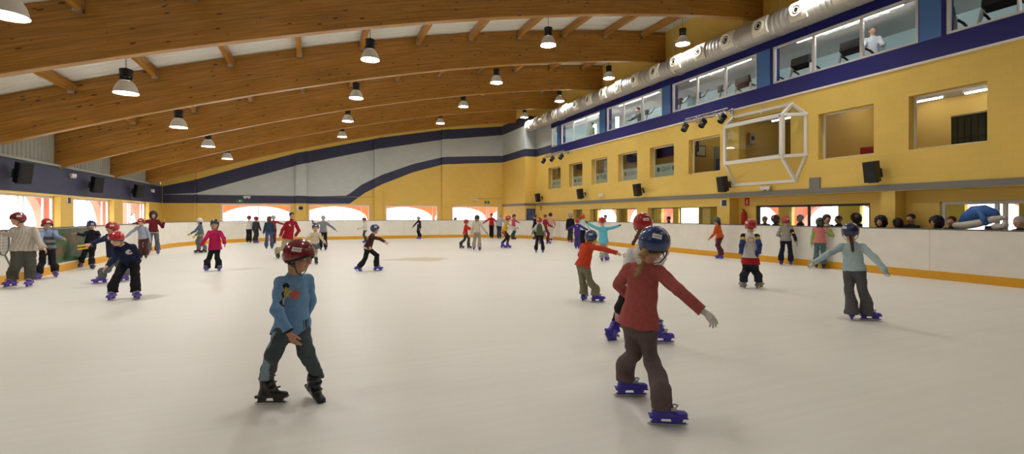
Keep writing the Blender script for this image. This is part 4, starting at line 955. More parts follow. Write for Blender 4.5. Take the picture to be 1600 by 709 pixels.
# ================================================================== PEOPLE
def nz(v): v = np.asarray(v, float); return v / (np.linalg.norm(v) + 1e-9)
ZUP = np.array([0., 0., 1.])
class Fld:
    """signed distance field on a grid, blended from tapered limbs, meshed with surface nets"""
    def __init__(s, lo, hi, h):
        s.h = h; s.lo = np.asarray(lo) - 3 * h; n = np.ceil((np.asarray(hi) + 3 * h - s.lo) / h).astype(int) + 1; s.n = n
        s.F = np.ones(n, np.float32)
    def sub(s, lo, hi):
        a = np.clip(np.floor((lo - s.lo) / s.h).astype(int), 0, s.n - 1); b = np.clip(np.ceil((hi - s.lo) / s.h).astype(int) + 1, 0, s.n)
        if np.any(b <= a): return None, None
        ax = [s.lo[i] + s.h * np.arange(a[i], b[i]) for i in range(3)]
        P = np.stack(np.meshgrid(*ax, indexing='ij'), -1).astype(np.float32)
        return (slice(a[0], b[0]), slice(a[1], b[1]), slice(a[2], b[2])), P
    def blend(s, sl, d, k):
        F = s.F[sl]
        if k > 0:
            hh = np.clip(.5 + .5 * (F - d) / k, 0, 1); s.F[sl] = F + (d - F) * hh - k * hh * (1 - hh)
        else: s.F[sl] = np.minimum(F, d)
    def cap(s, a, b, ra, rb, k=.02, cut=None):
        a = np.asarray(a, float); b = np.asarray(b, float); R = max(ra, rb) + k + 2 * s.h
        sl, P = s.sub(np.minimum(a, b) - R, np.maximum(a, b) + R)
        if sl is None: return
        ab = b - a; t = np.clip(((P - a) @ ab) / (ab @ ab + 1e-12), 0, 1)
        d = np.linalg.norm(P - a - t[..., None] * ab, axis=-1) - (ra + (rb - ra) * t)
        if cut is not None: d = np.maximum(d, (P - cut[0]) @ cut[1])
        s.blend(sl, d.astype(np.float32), k)
    def ell(s, a, b, side, wa, wb, k=.03, cut=None):
        """capsule with elliptic section: wa=(half width along side, half depth)"""
        a = np.asarray(a, float); b = np.asarray(b, float); R = max(*wa, *wb) + k + 2 * s.h
        sl, P = s.sub(np.minimum(a, b) - R, np.maximum(a, b) + R)
        if sl is None: return
        ax = b - a; L = np.linalg.norm(ax); ax = ax / L; side = nz(side - ax * (side @ ax)); fr = np.cross(ax, side)
        q = P - a; t = np.clip((q @ ax) / L, 0, 1); q = q - (t * L)[..., None] * ax
        w = wa[0] + (wb[0] - wa[0]) * t; f = wa[1] + (wb[1] - wa[1]) * t; e = (w + f) / 2
        qs, qf, qa = q @ side, q @ fr, q @ ax
        r = np.sqrt((qs / w) ** 2 + (qf / f) ** 2 + (qa / e) ** 2); d = (r - 1) * np.minimum(w, f)
        if cut is not None: d = np.maximum(d, (P - cut[0]) @ cut[1])
        s.blend(sl, d.astype(np.float32), k)
    def ball(s, c, R3, r, k=.01, sub=False):
        """ellipsoid, R3 = 3x3 columns of axes"""
        c = np.asarray(c, float); r = np.asarray(r, float); R = r.max() + k + 2 * s.h
        sl, P = s.sub(c - R, c + R)
        if sl is None: return
        q = (P - c) @ R3; d = (np.sqrt(((q / r) ** 2).sum(-1)) - 1) * r.min()
        if sub: s.F[sl] = np.maximum(s.F[sl], -d.astype(np.float32))
        else: s.blend(sl, d.astype(np.float32), k)
    def wrinkle(s, amp, freq, seed):
        rs = np.random.RandomState(seed); m = np.abs(s.F) < 4 * s.h + amp * 2; idx = np.argwhere(m)
        if len(idx) == 0: return
        P = s.lo + idx * s.h; v = np.zeros(len(P))
        for i in range(7):
            d = rs.normal(size=3); d[2] *= 1.5; d /= np.linalg.norm(d); v += np.sin(P @ d * freq * (0.6 + .9 * rs.rand()) + rs.rand() * 6.28 + 1.2 * np.sin(P[:, 2] * freq * .5 + i))
        s.F[m] += (amp * v / 3.5).astype(np.float32)
    def mesh(s):
        F = s.F; ins = F < 0; n = s.n
        C = [ins[i:n[0] - 1 + i, j:n[1] - 1 + j, k:n[2] - 1 + k] for i in (0, 1) for j in (0, 1) for k in (0, 1)]
        cnt = sum(c.astype(np.int8) for c in C); act = (cnt > 0) & (cnt < 8); cells = np.argwhere(act)
        if len(cells) == 0: return np.zeros((0, 3)), np.zeros((0, 4), int)
        vid = -np.ones(act.shape, int); vid[act] = np.arange(len(cells))
        acc = np.zeros((len(cells), 3)); num = np.zeros(len(cells))
        co = [(i, j, k) for i in (0, 1) for j in (0, 1) for k in (0, 1)]
        V = [F[cells[:, 0] + i, cells[:, 1] + j, cells[:, 2] + k] for i, j, k in co]
        for a in range(8):
            for ax in range(3):
                if co[a][ax] == 0:
                    o = list(co[a]); o[ax] = 1; b = co.index(tuple(o)); fa, fb = V[a], V[b]; m = (fa < 0) != (fb < 0)
                    t = fa[m] / (fa[m] - fb[m]); p = np.tile(np.array(co[a], float), (m.sum(), 1)); p[:, ax] = t
                    acc[m] += p; num[m] += 1
        pts = s.lo + s.h * (cells + acc / num[:, None]); quads = []
        for ax in range(3):
            sl0 = [slice(1, -1)] * 3; sl0[ax] = slice(0, -1); sl1 = [slice(1, -1)] * 3; sl1[ax] = slice(1, None)
            A, B = ins[tuple(sl0)], ins[tuple(sl1)]; e = np.argwhere(A != B)
            if len(e) == 0: continue
            flip = A[tuple(e.T)]; base = e.copy(); u, v = [(1, 2), (2, 0), (0, 1)][ax]
            for q in range(3):
                if q != ax: base[:, q] += 1
            def cid(du, dv): c = base.copy(); c[:, u] += du; c[:, v] += dv; return vid[tuple(c.T)]
            q4 = np.stack([cid(-1, -1), cid(0, -1), cid(0, 0), cid(-1, 0)], 1); q4[~flip] = q4[~flip][:, ::-1]; quads.append(q4)
        Q = np.concatenate(quads); Q = Q[(Q >= 0).all(1)]
        return pts, Q

def np_mesh(name, pts, Q, mats, mi=None):
    me = bpy.data.meshes.new(name); me.vertices.add(len(pts)); me.vertices.foreach_set('co', np.asarray(pts, np.float32).ravel())
    me.loops.add(Q.size); me.loops.foreach_set('vertex_index', Q.ravel().astype(np.int32)); me.polygons.add(len(Q)); me.polygons.foreach_set('loop_start', np.arange(0, Q.size, 4, dtype=np.int32))
    for m in mats: me.materials.append(m)
    if mi is not None: me.polygons.foreach_set('material_index', np.asarray(mi, np.int32))
    me.polygons.foreach_set('use_smooth', np.ones(len(Q), bool)); me.update(calc_edges=True); return me

def cloth(col, name=None, rough=.85):
    n = name or 'cloth_%02x%02x%02x' % tuple(int(255 * min(1, c) ** .45) for c in col)
    return mat(n, col, rough, 0, .10, 30, .12, 260, spec=.15)
SKIN = mat('skin_light', (.60, .34, .235), .5, 0, .04, 20, spec=.3); SKIN2 = mat('skin_tan', (.50, .265, .165), .5, 0, .04, 20, spec=.3); LIPS = mat('lips', (.40, .15, .11), .5)
EYEW = mat('eye_white', (.75, .73, .70), .2); EYED = mat('eye_dark', (.02, .012, .008), .15)
HAIRC = {'black': (.012, .009, .008), 'brown': (.05, .025, .012), 'light': (.17, .085, .03), 'blond': (.30, .175, .06), 'grey': (.33, .32, .31), 'auburn': (.13, .04, .015)}
def hairm(c): return mat('hair_' + c, HAIRC[c], .5, 0, .25, 40, .35, 120, spec=.4)

# ---- helmet, once per colour, in a head frame of unit head height (x right, y forward, z up; chin at -.5, crown at .5)
HELM = {}
HCOL = {'red': (.42, .012, .016), 'maroon': (.20, .012, .022), 'blue': (.018, .045, .16), 'navy': (.012, .022, .075), 'dark': (.02, .022, .026), 'grey': (.30, .32, .35), 'white': (.55, .58, .60), 'teal': (.03, .07, .09)}
def helmet_parts(c):
    if c in HELM: return HELM[c]
    m = mat('helmet_' + c, HCOL[c], .22, 0, spec=.5, coat=.5)
    cz, rx, ry, rz = .12, .47, .525, .51
    def low(az):   # azimuth 0 = front ; height of lower rim
        f = math.cos(az); return .17 * max(0, f) ** 1.5 - .10 * (1 - abs(f)) - .20 * max(0, -f) + .035
    def shell(scale, z_off, vent):
        N, M_ = 40, 14; vs = []; fs = []; mi = []
        for i in range(M_ + 1):
            for k in range(N):
                az = 2 * PI * k / N; el0 = math.asin(max(-.95, min(.95, (low(az) + z_off - cz) / rz))); el = PI / 2 - (PI / 2 - el0) * i / M_
                r_ = math.cos(el); ridge = 1 + .018 * math.cos(az * 6) * (math.sin(2 * el) if el > 0 else 0)
                vs.append((rx * scale * r_ * math.sin(az) * ridge, ry * scale * r_ * math.cos(az) * ridge + -.03, cz + rz * scale * math.sin(el)))
        for i in range(M_):
            for k in range(N): fs.append((i * N + k, i * N + (k + 1) % N, (i + 1) * N + (k + 1) % N, (i + 1) * N + k))
        return vs, fs
    mb = MB(); vs, fs = shell(1, 0, True); vi, fi = shell(.93, .0, False)
    n = len(vs); mb.add(vs, fs); mb.add(vi, [f[::-1] for f in fi])
    N = 40; last = 14 * N
    mb.add([mb.v[last + k] for k in range(N)] + [mb.v[n + last + k] for k in range(N)], [(k, (k + 1) % N, N + (k + 1) % N, N + k) for k in range(N)])
    # small front lip
    me_s = mb.mesh('helmet_shell', m, .9)
    vt = MB()
    for (az, el, L_) in ((.0, .75, .16), (.55, .62, .15), (-.55, .62, .15), (PI, .7, .15), (PI - .6, .6, .15), (PI + .6, .6, .15), (1.2, .55, .13), (-1.2, .55, .13)):
        for sgn in (1,):
            N_ = 12; c0 = []
            for k in range(N_):
                a = 2 * PI * k / N_; e_ = el + .5 * L_ * 1.5 * math.sin(a); z_ = az + .085 * math.cos(a) / max(.3, math.cos(el)); r_ = math.cos(e_) * 1.012
                c0.append((rx * r_ * math.sin(z_), ry * r_ * math.cos(z_) - .03, cz + rz * 1.012 * math.sin(e_)))
            vt.add(c0, [tuple(range(N_))])
    me_v = vt.mesh('vent', mat('vent_black', (.012, .012, .012), .7))
    ln = MB(); v2, f2 = shell(.965, -.075, False); v3, f3 = shell(.90, -.075, False); n2 = len(v2)
    M0 = 8 * N
    ln.add(v2, f2[M0:]); ln.add(v3, [f[::-1] for f in f3[M0:]]); ln.add([v2[last + k] for k in range(N)] + [v3[last + k] for k in range(N)], [(k, (k + 1) % N, N + (k + 1) % N, N + k) for k in range(N)])
    me_l = ln.mesh('helmet_liner', mat('liner_black', (.014, .014, .015), .6), .9)
    st = MB()
    for s_ in (-1, 1):
        st.tube([(s_ * .42, .12, -.02), (s_ * .38, .14, -.25), (s_ * .24, .16, -.45), (0, .20, -.54)], .018, 5); st.tube([(s_ * .42, -.16, -.1), (s_ * .385, .05, -.24), (s_ * .38, .13, -.27)], .016, 5)
    me_t = st.mesh('chin_strap', MATS['liner_black'])
    def patch(az0, az1, e0, e1):
        p = MB(); A, B = 8, 5; vs = []
        for i in range(A + 1):
            for j in range(B + 1):
                z_ = az0 + (az1 - az0) * i / A; e_ = e0 + (e1 - e0) * j / B; r_ = math.cos(e_) * 1.016; rg = 1 + .018 * math.cos(z_ * 6) * math.sin(2 * e_)
                vs.append((rx * r_ * math.sin(z_) * rg, ry * r_ * math.cos(z_) * rg - .03, cz + rz * 1.016 * math.sin(e_)))
        p.add(vs, [(i * (B + 1) + j, i * (B + 1) + j + 1, (i + 1) * (B + 1) + j + 1, (i + 1) * (B + 1) + j) for i in range(A) for j in range(B)]); return p
    SM = mat('sticker_white', (.74, .74, .72), .5); SP = mat('sticker_ink', (.10, .12, .16), .6)
    pb = MB(); pk = patch(.42, .95, .30, .52); me_k = {}
    for nm, (a0, a1) in {'rightback': (PI - .95, PI - .35), 'front': (-.3, .3), 'leftside': (-1.55, -.95), 'rightside': (.95, 1.55), 'back': (PI - .3, PI + .3), 'leftback': (PI + .35, PI + .95), 'rightfront': (.3, .85), 'leftfront': (-.85, -.3)}.items():
        p = patch(a0, a1, .22, .50).mesh('sticker', SM, True)
        ink = MB(); w_ = (a1 - a0)
        for j in range(6): pp = patch(a0 + w_ * (.12 + .13 * j), a0 + w_ * (.19 + .13 * j + .02 * (j % 2)), .33 - .02 * (j % 3 == 1), .40); ink.add([tuple(c_ * 1.003 for c_ in v) for v in pp.v], pp.f)
        me_k[nm] = (p, ink.mesh('sticker_print', SP))
    HELM[c] = (me_s, me_v, me_l, me_t, me_k); return HELM[c]

# ---- ice skate, once per colour; foot frame: toe +y, up +z, blade bottom z = 0, unit = adult size 0.27 m
SKATE = {}
SCOL = {'blue': (.045, .03, .40), 'black': (.012, .012, .013), 'grey': (.16, .16, .15), 'purple': (.10, .05, .38), 'navy': (.03, .03, .16)}
def skate_parts(c, h, nb=3):
    key = (c, h, nb)
    if key in SKATE: return SKATE[key]
    m = mat('skate_' + c, SCOL[c], .35, 0, spec=.5)
    f = Fld((-.09, -.15, .05), (.09, .2, .34), h)
    f.ell((0, -.07, .105), (0, .14, .10), np.array([1., 0, 0]), (.042, .038), (.046, .032), .02)
    f.cap((0, -.055, .11), (0, -.045, .25), .046, .055, .03)
    f.cap((0, .03, .13), (0, -.02, .22), .046, .05, .03)
    f.ell((0, -.04, .24), (0, -.035, .29), np.array([1., 0, 0]), (.055, .062), (.058, .066), .02, (np.array([0, 0, .30]), ZUP))
    f.cap((-.045, 0, .2), (.045, 0, .2), .03, .03, .02)
    s0 = MB(); pts, Q = f.mesh(); me_b = np_mesh('boot', pts, Q, [m])
    hd = MB()   # plastic holder with two towers and an opening
    for (y0, y1, y2, y3) in ((-.12, -.03, -.045, -.105), (.03, .15, .125, .05)):
        hd.prism([(y0, .085), (y1, .085), (y2, .03), (y3, .03)], 'x', -.018, .018)
    hd.prism([(-.125, .036), (.165, .036), (.155, .022), (-.12, .022)], 'x', -.010, .010)
    hd.prism([(-.13, .068), (-.14, .09), (.17, .09), (.18, .075)], 'x', -.036, .036)
    me_h = hd.mesh('blade_holder', m)
    bl = MB(); bl.prism([(-.145, .024), (-.15, .012), (-.13, 0), (.12, 0), (.165, .008), (.185, .026), (.18, .034), (.16, .026)], 'x', -.0025, .0025); me_bl = bl.mesh('blade', MATS['steel'])
    bu = MB(); BM = mat('buckle', (.30, .30, .33), .35, .3) 
    for (y, z, w_) in ((.045, .155, .05), (.005, .205, .055), (-.01, .265, .066))[:nb]:
        bu.tube([(-w_, y - .03, z - .01), (-w_ * .8, y + .028, z + .012), (0, y + .052, z + .02), (w_ * .8, y + .028, z + .012), (w_, y - .03, z - .01)], .008, 5); bu.box((w_ - .008, y - .01, z - .008), (w_ + .012, y + .03, z + .014))
    me_u = bu.mesh('buckle', BM if c != 'black' else mat('buckle_dark', (.06, .06, .065), .35, .3))
    SKATE[key] = (me_b, me_h, me_bl, me_u); return SKATE[key]

TO = dict()
def cam_frame(G):
    d = nz([G[0], G[1], 0]); r = np.array([d[1], -d[0], 0]); return d, r
def yawdir(G, deg):
    """0 = towards the viewer, 90 = towards the right of the view, 180 = away"""
    d, r = cam_frame(G); a = rad(deg); return -d * math.cos(a) + r * math.sin(a)
def px_plane(x, y, G, dd=0.0):
    """point on the sight line (x, y) in the upright plane through G that faces the viewer, dd metres behind it"""
    d, r = cam_frame(G); v = ray(x, y); t = ((G - CAMP) @ d + dd) / (v @ d); return CAMP + v * t
def px_limb(x, y, A, L, far):
    """point on the sight line (x, y) at distance L from the joint A"""
    v = nz(ray(x, y)); q = A - CAMP; t0 = q @ v; h2 = L * L - (q @ q - t0 * t0)
    return CAMP + v * (t0 + (math.sqrt(h2) if h2 > 0 else 0) * far)

class Pose: pass
def pose_px(sp):
    """joints from where they are seen, limb lengths fixed by the height"""
    J = Pose(); H = sp['H']; J.H = H
    f = sp['feet']; J.fc = [ground(*f[i][:2]) for i in (0, 1)]
    lift = sp.get('lift', (0, 0))
    for i in (0, 1):
        if lift[i]:   # foot off the ice: seen pixel of blade + given forward distance behind/before the other foot
            J.fc[i] = px_plane(f[i][0], f[i][1], J.fc[1 - i], lift[i])
    J.fyaw = [f[i][2] for i in (0, 1)]; J.fpitch = [f[i][3] if len(f[i]) > 3 else 0 for i in (0, 1)]
    G = (J.fc[0] + J.fc[1]) / 2; G = np.array([G[0], G[1], 0.]); J.G = G
    J.pel = px_plane(*sp['pel'][:2], G, sp['pel'][2] if len(sp['pel']) > 2 else 0); J.ch = px_plane(*sp['ch'][:2], G, sp['ch'][2] if len(sp['ch']) > 2 else 0)
    J.hc = px_plane(*sp['head'][:2], G, sp['head'][2] if len(sp['head']) > 2 else 0)
    J.fw = yawdir(G, sp['yaw']); J.pfw = yawdir(G, sp.get('pyaw', sp['yaw'])); J.hf = yawdir(G, sp.get('hyaw', sp['yaw']))
    J.roll = rad(sp.get('roll', 0)); return J
def side_of(fw, up): return nz(np.cross(fw, up))     # the person's own right
def finish_axes(J, sp):
    J.up = nz(J.ch - J.pel); J.sd = side_of(J.fw, ZUP)
    if sp.get('roll'):
        J.sd = nz(J.sd + ZUP * math.tan(J.roll))
    J.psd = side_of(J.pfw, ZUP); J.fw3 = nz(np.cross(J.up, J.sd))
def limbs_px(J, sp):
    H = J.H; w = .088 * H; finish_axes(J, sp)
    J.sh = [J.ch + J.sd * w - J.up * .012 * H, J.ch - J.sd * w - J.up * .012 * H]      # 0 = own right, 1 = own left
    hw = .046 * H; J.hip = [J.pel + J.psd * hw, J.pel - J.psd * hw]
    J.el, J.wr, J.hd = [], [], []
    for i, k in enumerate(('R', 'L')):
        e = sp['el' + k]; el = px_limb(e[0], e[1], J.sh[i], .172 * H, e[2]); J.el.append(el)
        wv = sp['wr' + k]; wr = px_limb(wv[0], wv[1], el, .145 * H, wv[2]); J.wr.append(wr)
        J.hd.append(nz(wr - el) if len(wv) < 4 else nz(nz(wr - el) + np.array(wv[3])))
    J.kn = []
    J.an = [ankle_of(J, i) for i in (0, 1)]
    for i, k in enumerate(('R', 'L')):
        kk = sp['kn' + k]; kn = px_limb(kk[0], kk[1], J.hip[i], sp.get('thigh', .222) * H, kk[2]); J.kn.append(kn)
def ankle_of(J, i):
    fw = foot_fw(J, i); up = foot_up(J, i); s = J.H / 1.62; return J.fc[i] + up * .21 * s - fw * .03 * s
def foot_fw(J, i):
    y = yawdir(J.G, J.fyaw[i]); p = rad(J.fpitch[i]); return y * math.cos(p) - ZUP * math.sin(p)
def foot_up(J, i):
    y = yawdir(J.G, J.fyaw[i]); p = rad(J.fpitch[i]); return ZUP * math.cos(p) + y * math.sin(p)

def pose_set(sp):
    """joints from a height and angles: sp feet pixel centre, yaw, lean, arms (abduct, forward, bend-abduct, bend-forward)"""
    J = Pose(); x, y = sp['at']; G = ground(x, y) if 'pos' not in sp else np.array(sp['pos'], float); z0 = G[2]
    if 'H' in sp: H = sp['H']
    else:
        v = ray(x, sp['top']); t = (G[1]) / v[1]; H = (EYE + v[2] * t) / (1 - .06 * sp.get('crouch', 0) - .0)
    J.H = H; J.G = G; fw = yawdir(G, sp['yaw']); sd = side_of(fw, ZUP); J.fw = fw; J.pfw = fw; J.hf = yawdir(G, sp.get('hyaw', sp['yaw']))
    st = sp.get('stance', .14) * H / 1.5; stride = sp.get('stride', 0.0) * H / 1.5; cr = sp.get('crouch', 0); lean = rad(sp.get('lean', 5)); ll = rad(sp.get('side', 0))
    J.fc = [G + sd * st / 2 + fw * stride / 2 * 1, G - sd * st / 2 - fw * stride / 2]
    tw = sp.get('toes', 8); J.fyaw = [sp['yaw'] - tw, sp['yaw'] + tw]; J.fpitch = list(sp.get('fpitch', (0, 0)))
    kick = sp.get('kick')           # own right (0) or left (1) foot swung back and up
    legk = .545 * H
    J.pel = G + ZUP * (legk - cr * .06 * H - (stride ** 2) * .22) - fw * (.10 * cr * H)
    up = nz(ZUP + fw * math.tan(lean) + sd * math.tan(ll)); J.ch = J.pel + up * .258 * H
    J.hc = J.ch + nz(up * .5 + ZUP + fw * sp.get('hfw', .15)) * .132 * H
    J.roll = 0; finish_axes(J, {})
    w = .088 * H; J.sh = [J.ch + J.sd * w - J.up * .012 * H, J.ch - J.sd * w - J.up * .012 * H]; hw = .052 * H; J.hip = [J.pel + sd * hw, J.pel - sd * hw]
    if kick is not None:
        J.fc[kick[0]] = G + (sd if kick[0] == 0 else -sd) * .06 - fw * kick[1] * H + ZUP * kick[2] * H; J.fpitch[kick[0]] = kick[3]
    J.an = [ankle_of(J, i) for i in (0, 1)]; J.kn = []
    for i in (0, 1):
        a, b = J.hip[i], J.an[i]; L1, L2 = .216 * H, .216 * H; d = np.linalg.norm(b - a); hgt = math.sqrt(max(0, L1 * L1 - d * d / 4)); ax = (b - a) / d
        kf = nz(fw - ax * (fw @ ax)); J.kn.append((a + b) / 2 + kf * (hgt + .012))
    J.el, J.wr, J.hd = [], [], []
    for i, k in enumerate(('armR', 'armL')):
        a1, f1, a2, f2 = sp.get(k, (14, 5, 8, 22)); s_ = sd if i == 0 else -sd
        def dr(a, f): a, f = rad(a), rad(f); return nz(s_ * math.sin(a) + fw * math.sin(f) * math.cos(a) - ZUP * math.cos(f) * math.cos(a))
        el = J.sh[i] + dr(a1, f1) * .172 * H; wr = el + dr(a2, f2) * .145 * H; J.el.append(el); J.wr.append(wr); J.hd.append(nz(wr - el))
    return J

PID = [0]
def person(sp):
    PID[0] += 1; seed = PID[0]
    if 'at' in sp: J = pose_set(sp)
    else: J = pose_px(sp); limbs_px(J, sp)
    H = J.H; G = J.G; dist = np.linalg.norm(G - CAMP); vox = sp.get('vox') or float(np.clip(dist * .00085, .0045, .0125)); vox = vox if dist < 20 else .0135
    S = sp.get('S', .098 * H + .080); J.S = S
    person.last = (None, J)
    root = thing('person', sp['label'], 'person', tuple(G), 0, sp.get('group'))
    L = lambda p: np.asarray(p) - G
    bag = sp.get('bag', .012); pad = bag * .7 + .004
    hu = nz(ZUP * math.cos(rad(sp.get('hpitch', 0))) + J.hf * math.sin(rad(sp.get('hpitch', 0))) + J.sd * math.tan(rad(sp.get('htilt', 0))))
    hr = nz(np.cross(J.hf, hu)); hf = np.cross(hu, hr); HR = np.stack([hr, hf, hu], 1); hc = L(J.hc)
    ch, pel = L(J.ch), L(J.pel); sh = [L(p) for p in J.sh]; el = [L(p) for p in J.el]; wr = [L(p) for p in J.wr]; hip = [L(p) for p in J.hip]; kn = [L(p) for p in J.kn]; an = [L(p) for p in J.an]
    nb = ch + J.up * .018 * H
    neck_top = hc + HR @ np.array([0, -.10, -.30]) * S
    fat = sp.get('fat', 1.0)
    # --------------------------------------------------------------- body: one skin from head to feet
    hands = []
    for i in (0, 1):
        f_ = J.hd[i]; pal = nz(np.cross(f_, ZUP) if abs(f_[2]) < .9 else J.sd * (1 if i == 0 else -1)); 
        # width axis of the hand: thumb side points forward / up
        wd = nz((J.fw3 + ZUP * .5) - f_ * ((J.fw3 + ZUP * .5) @ f_)); pl = np.cross(f_, wd); pl = pl if pl @ (J.sd * (-1 if i == 0 else 1)) > 0 else -pl
        hands.append((f_, wd, pl))
    allp = np.array([hc + HR @ np.array([a, b, c]) * S for a in (-.6, .6) for b in (-.65, .65) for c in (-.6, .66)] + sh + el + wr + [wr[i] + hands[i][0] * .9 * S for i in (0, 1)] + hip + kn + an + [an[i] - ZUP * .16 for i in (0, 1)] + [an[i] + foot_fw(J, i) * .22 for i in (0, 1)])
    lo, hi = allp.min(0) - .10 * H * .6, allp.max(0) + .10 * H * .6
    f = Fld(lo, hi, vox)
    rmin = vox * .62
    # trunk and limbs, kept just under the clothes
    f.ell(ch - J.up * .04 * H, pel + J.up * .05 * H, J.sd, (.074 * H * fat, .048 * H * fat), (.062 * H * fat, .046 * H * fat), .02)
    f.ell(pel + J.up * .05 * H, pel - ZUP * .01, J.psd, (.064 * H * fat, .048 * H * fat), (.068 * H * fat, .050 * H * fat), .02)
    f.cap(nb - J.up * .02, neck_top, .036 * H * .62 + .012, .25 * S, .02)
    for i in (0, 1):
        f.cap(ch + J.up * .0, sh[i], .030 * H, .027 * H, .02)
        f.cap(sh[i], el[i], .027 * H, .021 * H, .015); f.cap(el[i], wr[i], .022 * H, .0155 * H, .012)
        f.cap(hip[i], kn[i], .044 * H * fat, .031 * H, .02); bt = L(J.fc[i]) + foot_up(J, i) * .30 * H / 1.62 - foot_fw(J, i) * .036 * H / 1.62; f.cap(kn[i], bt, .031 * H, .022 * H, .015); f.cap(bt, an[i], .022 * H, .020 * H, .015)
        f.cap(an[i], an[i] + foot_fw(J, i) * .045 * H - foot_up(J, i) * .055 * H, .020 * H, .016 * H, .01)
    # head
    def hp(x, y, z): return hc + HR @ np.array([x, y, z]) * S
    kk = .05 * S
    f.ball(hp(0, -.03, .12), HR, np.array([.345, .42, .375]) * S, kk)
    f.ball(hp(0, .09, -.16), HR, np.array([.275, .29, .30]) * S, .10 * S)
    f.ball(hp(0, .17, -.37), HR, np.array([.14, .14, .11]) * S, .10 * S)
    f.cap(hp(-.16, .30, .09), hp(.16, .30, .09), .085 * S, .085 * S, .05 * S)
    f.cap(hp(0, .36, .06), hp(0, .445, -.10), .038 * S + rmin * .3, .062 * S + rmin * .3, .035 * S)
    for s_ in (-1, 1):
        f.ball(hp(s_ * .05, .405, -.115), HR, np.array([.045, .05, .04]) * S + rmin * .3, .02 * S)
        f.ball(hp(s_ * .355, -.03, -.02), HR, np.array([.05, .10, .15]) * S + rmin * .35, .03 * S)
        f.ball(hp(s_ * .17, .26, -.12), HR, np.array([.12, .12, .12]) * S, .06 * S)
        f.ball(hp(s_ * .15, .415, .012), HR, np.array([.085, .06, .05]) * S, 0, sub=True)
    f.cap(hp(-.075, .355, -.235), hp(.075, .355, -.235), .026 * S, .026 * S, .025 * S); f.cap(hp(-.055, .35, -.275), hp(.055, .35, -.275), .026 * S, .026 * S, .025 * S)
    # hands: palm, four unequal bent fingers, thumb from the side of the palm
    curl = sp.get('curl', .5); hs = .72 * S if not sp.get('bighands') else .9 * S
    for i in (0, 1):
        f_, wd, pl = hands[i]; w0 = wr[i]; pc = w0 + f_ * .44 * hs
        f.ell(w0 + f_ * .05 * hs, w0 + f_ * .42 * hs, wd, (.135 * hs, .085 * hs), (.205 * hs, .08 * hs), .02)
        for q, (o, ln, br) in enumerate(((.185, .40, .0), (.064, .46, .0), (-.058, .43, .02), (-.172, .34, .05))):
            r_ = max(.044 * hs, rmin * .95); b0 = w0 + f_ * (.44 - abs(o) * .12) * hs + wd * o * hs; c_ = curl * (.7 + .25 * q)
            d1 = nz(f_ * math.cos(c_ * .5) + pl * math.sin(c_ * .5) + wd * o * .9); d2 = nz(f_ * math.cos(c_ * 1.3) + pl * math.sin(c_ * 1.3) + wd * o * .5); d3 = nz(f_ * math.cos(c_ * 1.9) + pl * math.sin(c_ * 1.9))
            p1 = b0 + d1 * ln * .45 * hs; p2 = p1 + d2 * ln * .32 * hs; p3 = p2 + d3 * ln * .25 * hs
            f.cap(b0 - f_ * .1 * hs, p1, r_ * 1.12, r_ * 1.02, .006); f.cap(p1, p2, r_ * 1.02, r_ * .95, .002); f.cap(p2, p3, r_ * .95, r_ * .85, .002)
        t0 = w0 + f_ * .16 * hs + wd * .12 * hs; t1 = t0 + nz(f_ * .7 + wd * .75 + pl * .25) * .27 * hs; t2 = t1 + nz(f_ * .95 + wd * .3 + pl * .3) * .22 * hs; r_ = max(.056 * hs, rmin)
        f.cap(t0, t1, r_ * 1.25, r_ * 1.05, .012); f.cap(t1, t2, r_ * 1.05, r_ * .85, .003)
    pts, Q = f.mesh()
    sk = SKIN2 if sp.get('skin') == 'tan' else SKIN
    cen = pts[Q].mean(1); mi = np.zeros(len(Q), int); q = (cen - hc) @ HR / S
    lips = ((q[:, 0] / .10) ** 2 + ((q[:, 2] + .255) / .042) ** 2 < 1) & (q[:, 1] > .30); mi[lips] = 1
    mats = [sk, LIPS]
    gl = sp.get('glove')
    if gl:
        mats.append(cloth(gl[0]))
        for i in (0, 1):
            if gl[1] in ('both', 'RL'[i]): mi[((cen - wr[i]) @ hands[i][0] > -.12 * S) & (np.linalg.norm(cen - wr[i], axis=1) < S)] = 2
    if sp.get('skirt'):
        mats.append(cloth(sp['skirt'][1])); mi[cen[:, 2] < pel[2]] = len(mats) - 1
    link_mesh('body', np_mesh('body', pts, Q, mats, mi), root)
    if dist < 26:
        for s_ in (-1, 1):
            mb = MB(); mb.ball((0, 0, 0), (.066, .058, .036), 8); mb.ball((0, .028, 0), (.036, .034, .034), 7, 1)
            M_ = Matrix.Translation(Vector(hp(s_ * .15, .335, .005))) @ Matrix([list(r_) for r_ in HR]).to_4x4() @ Matrix.Scale(S, 4)
            link_mesh('eye', mb.mesh('eye', [EYEW, EYED], True), root, M_)
    if dist < 14:
        for s_ in (-1, 1):
            mb = MB(); mb.tube([tuple(hp(s_ * x_, y_, z_)) for x_, y_, z_ in ((.07, .405, .085), (.15, .395, .112), (.235, .345, .10))], [.014 * S, .019 * S, .010 * S], 6); mb.build('eyebrow', hairm(sp.get('hair', 'brown') if sp.get('hair') != 'blond' else 'light'), root, smooth=True)
    # --------------------------------------------------------------- clothes
    ident = dict()
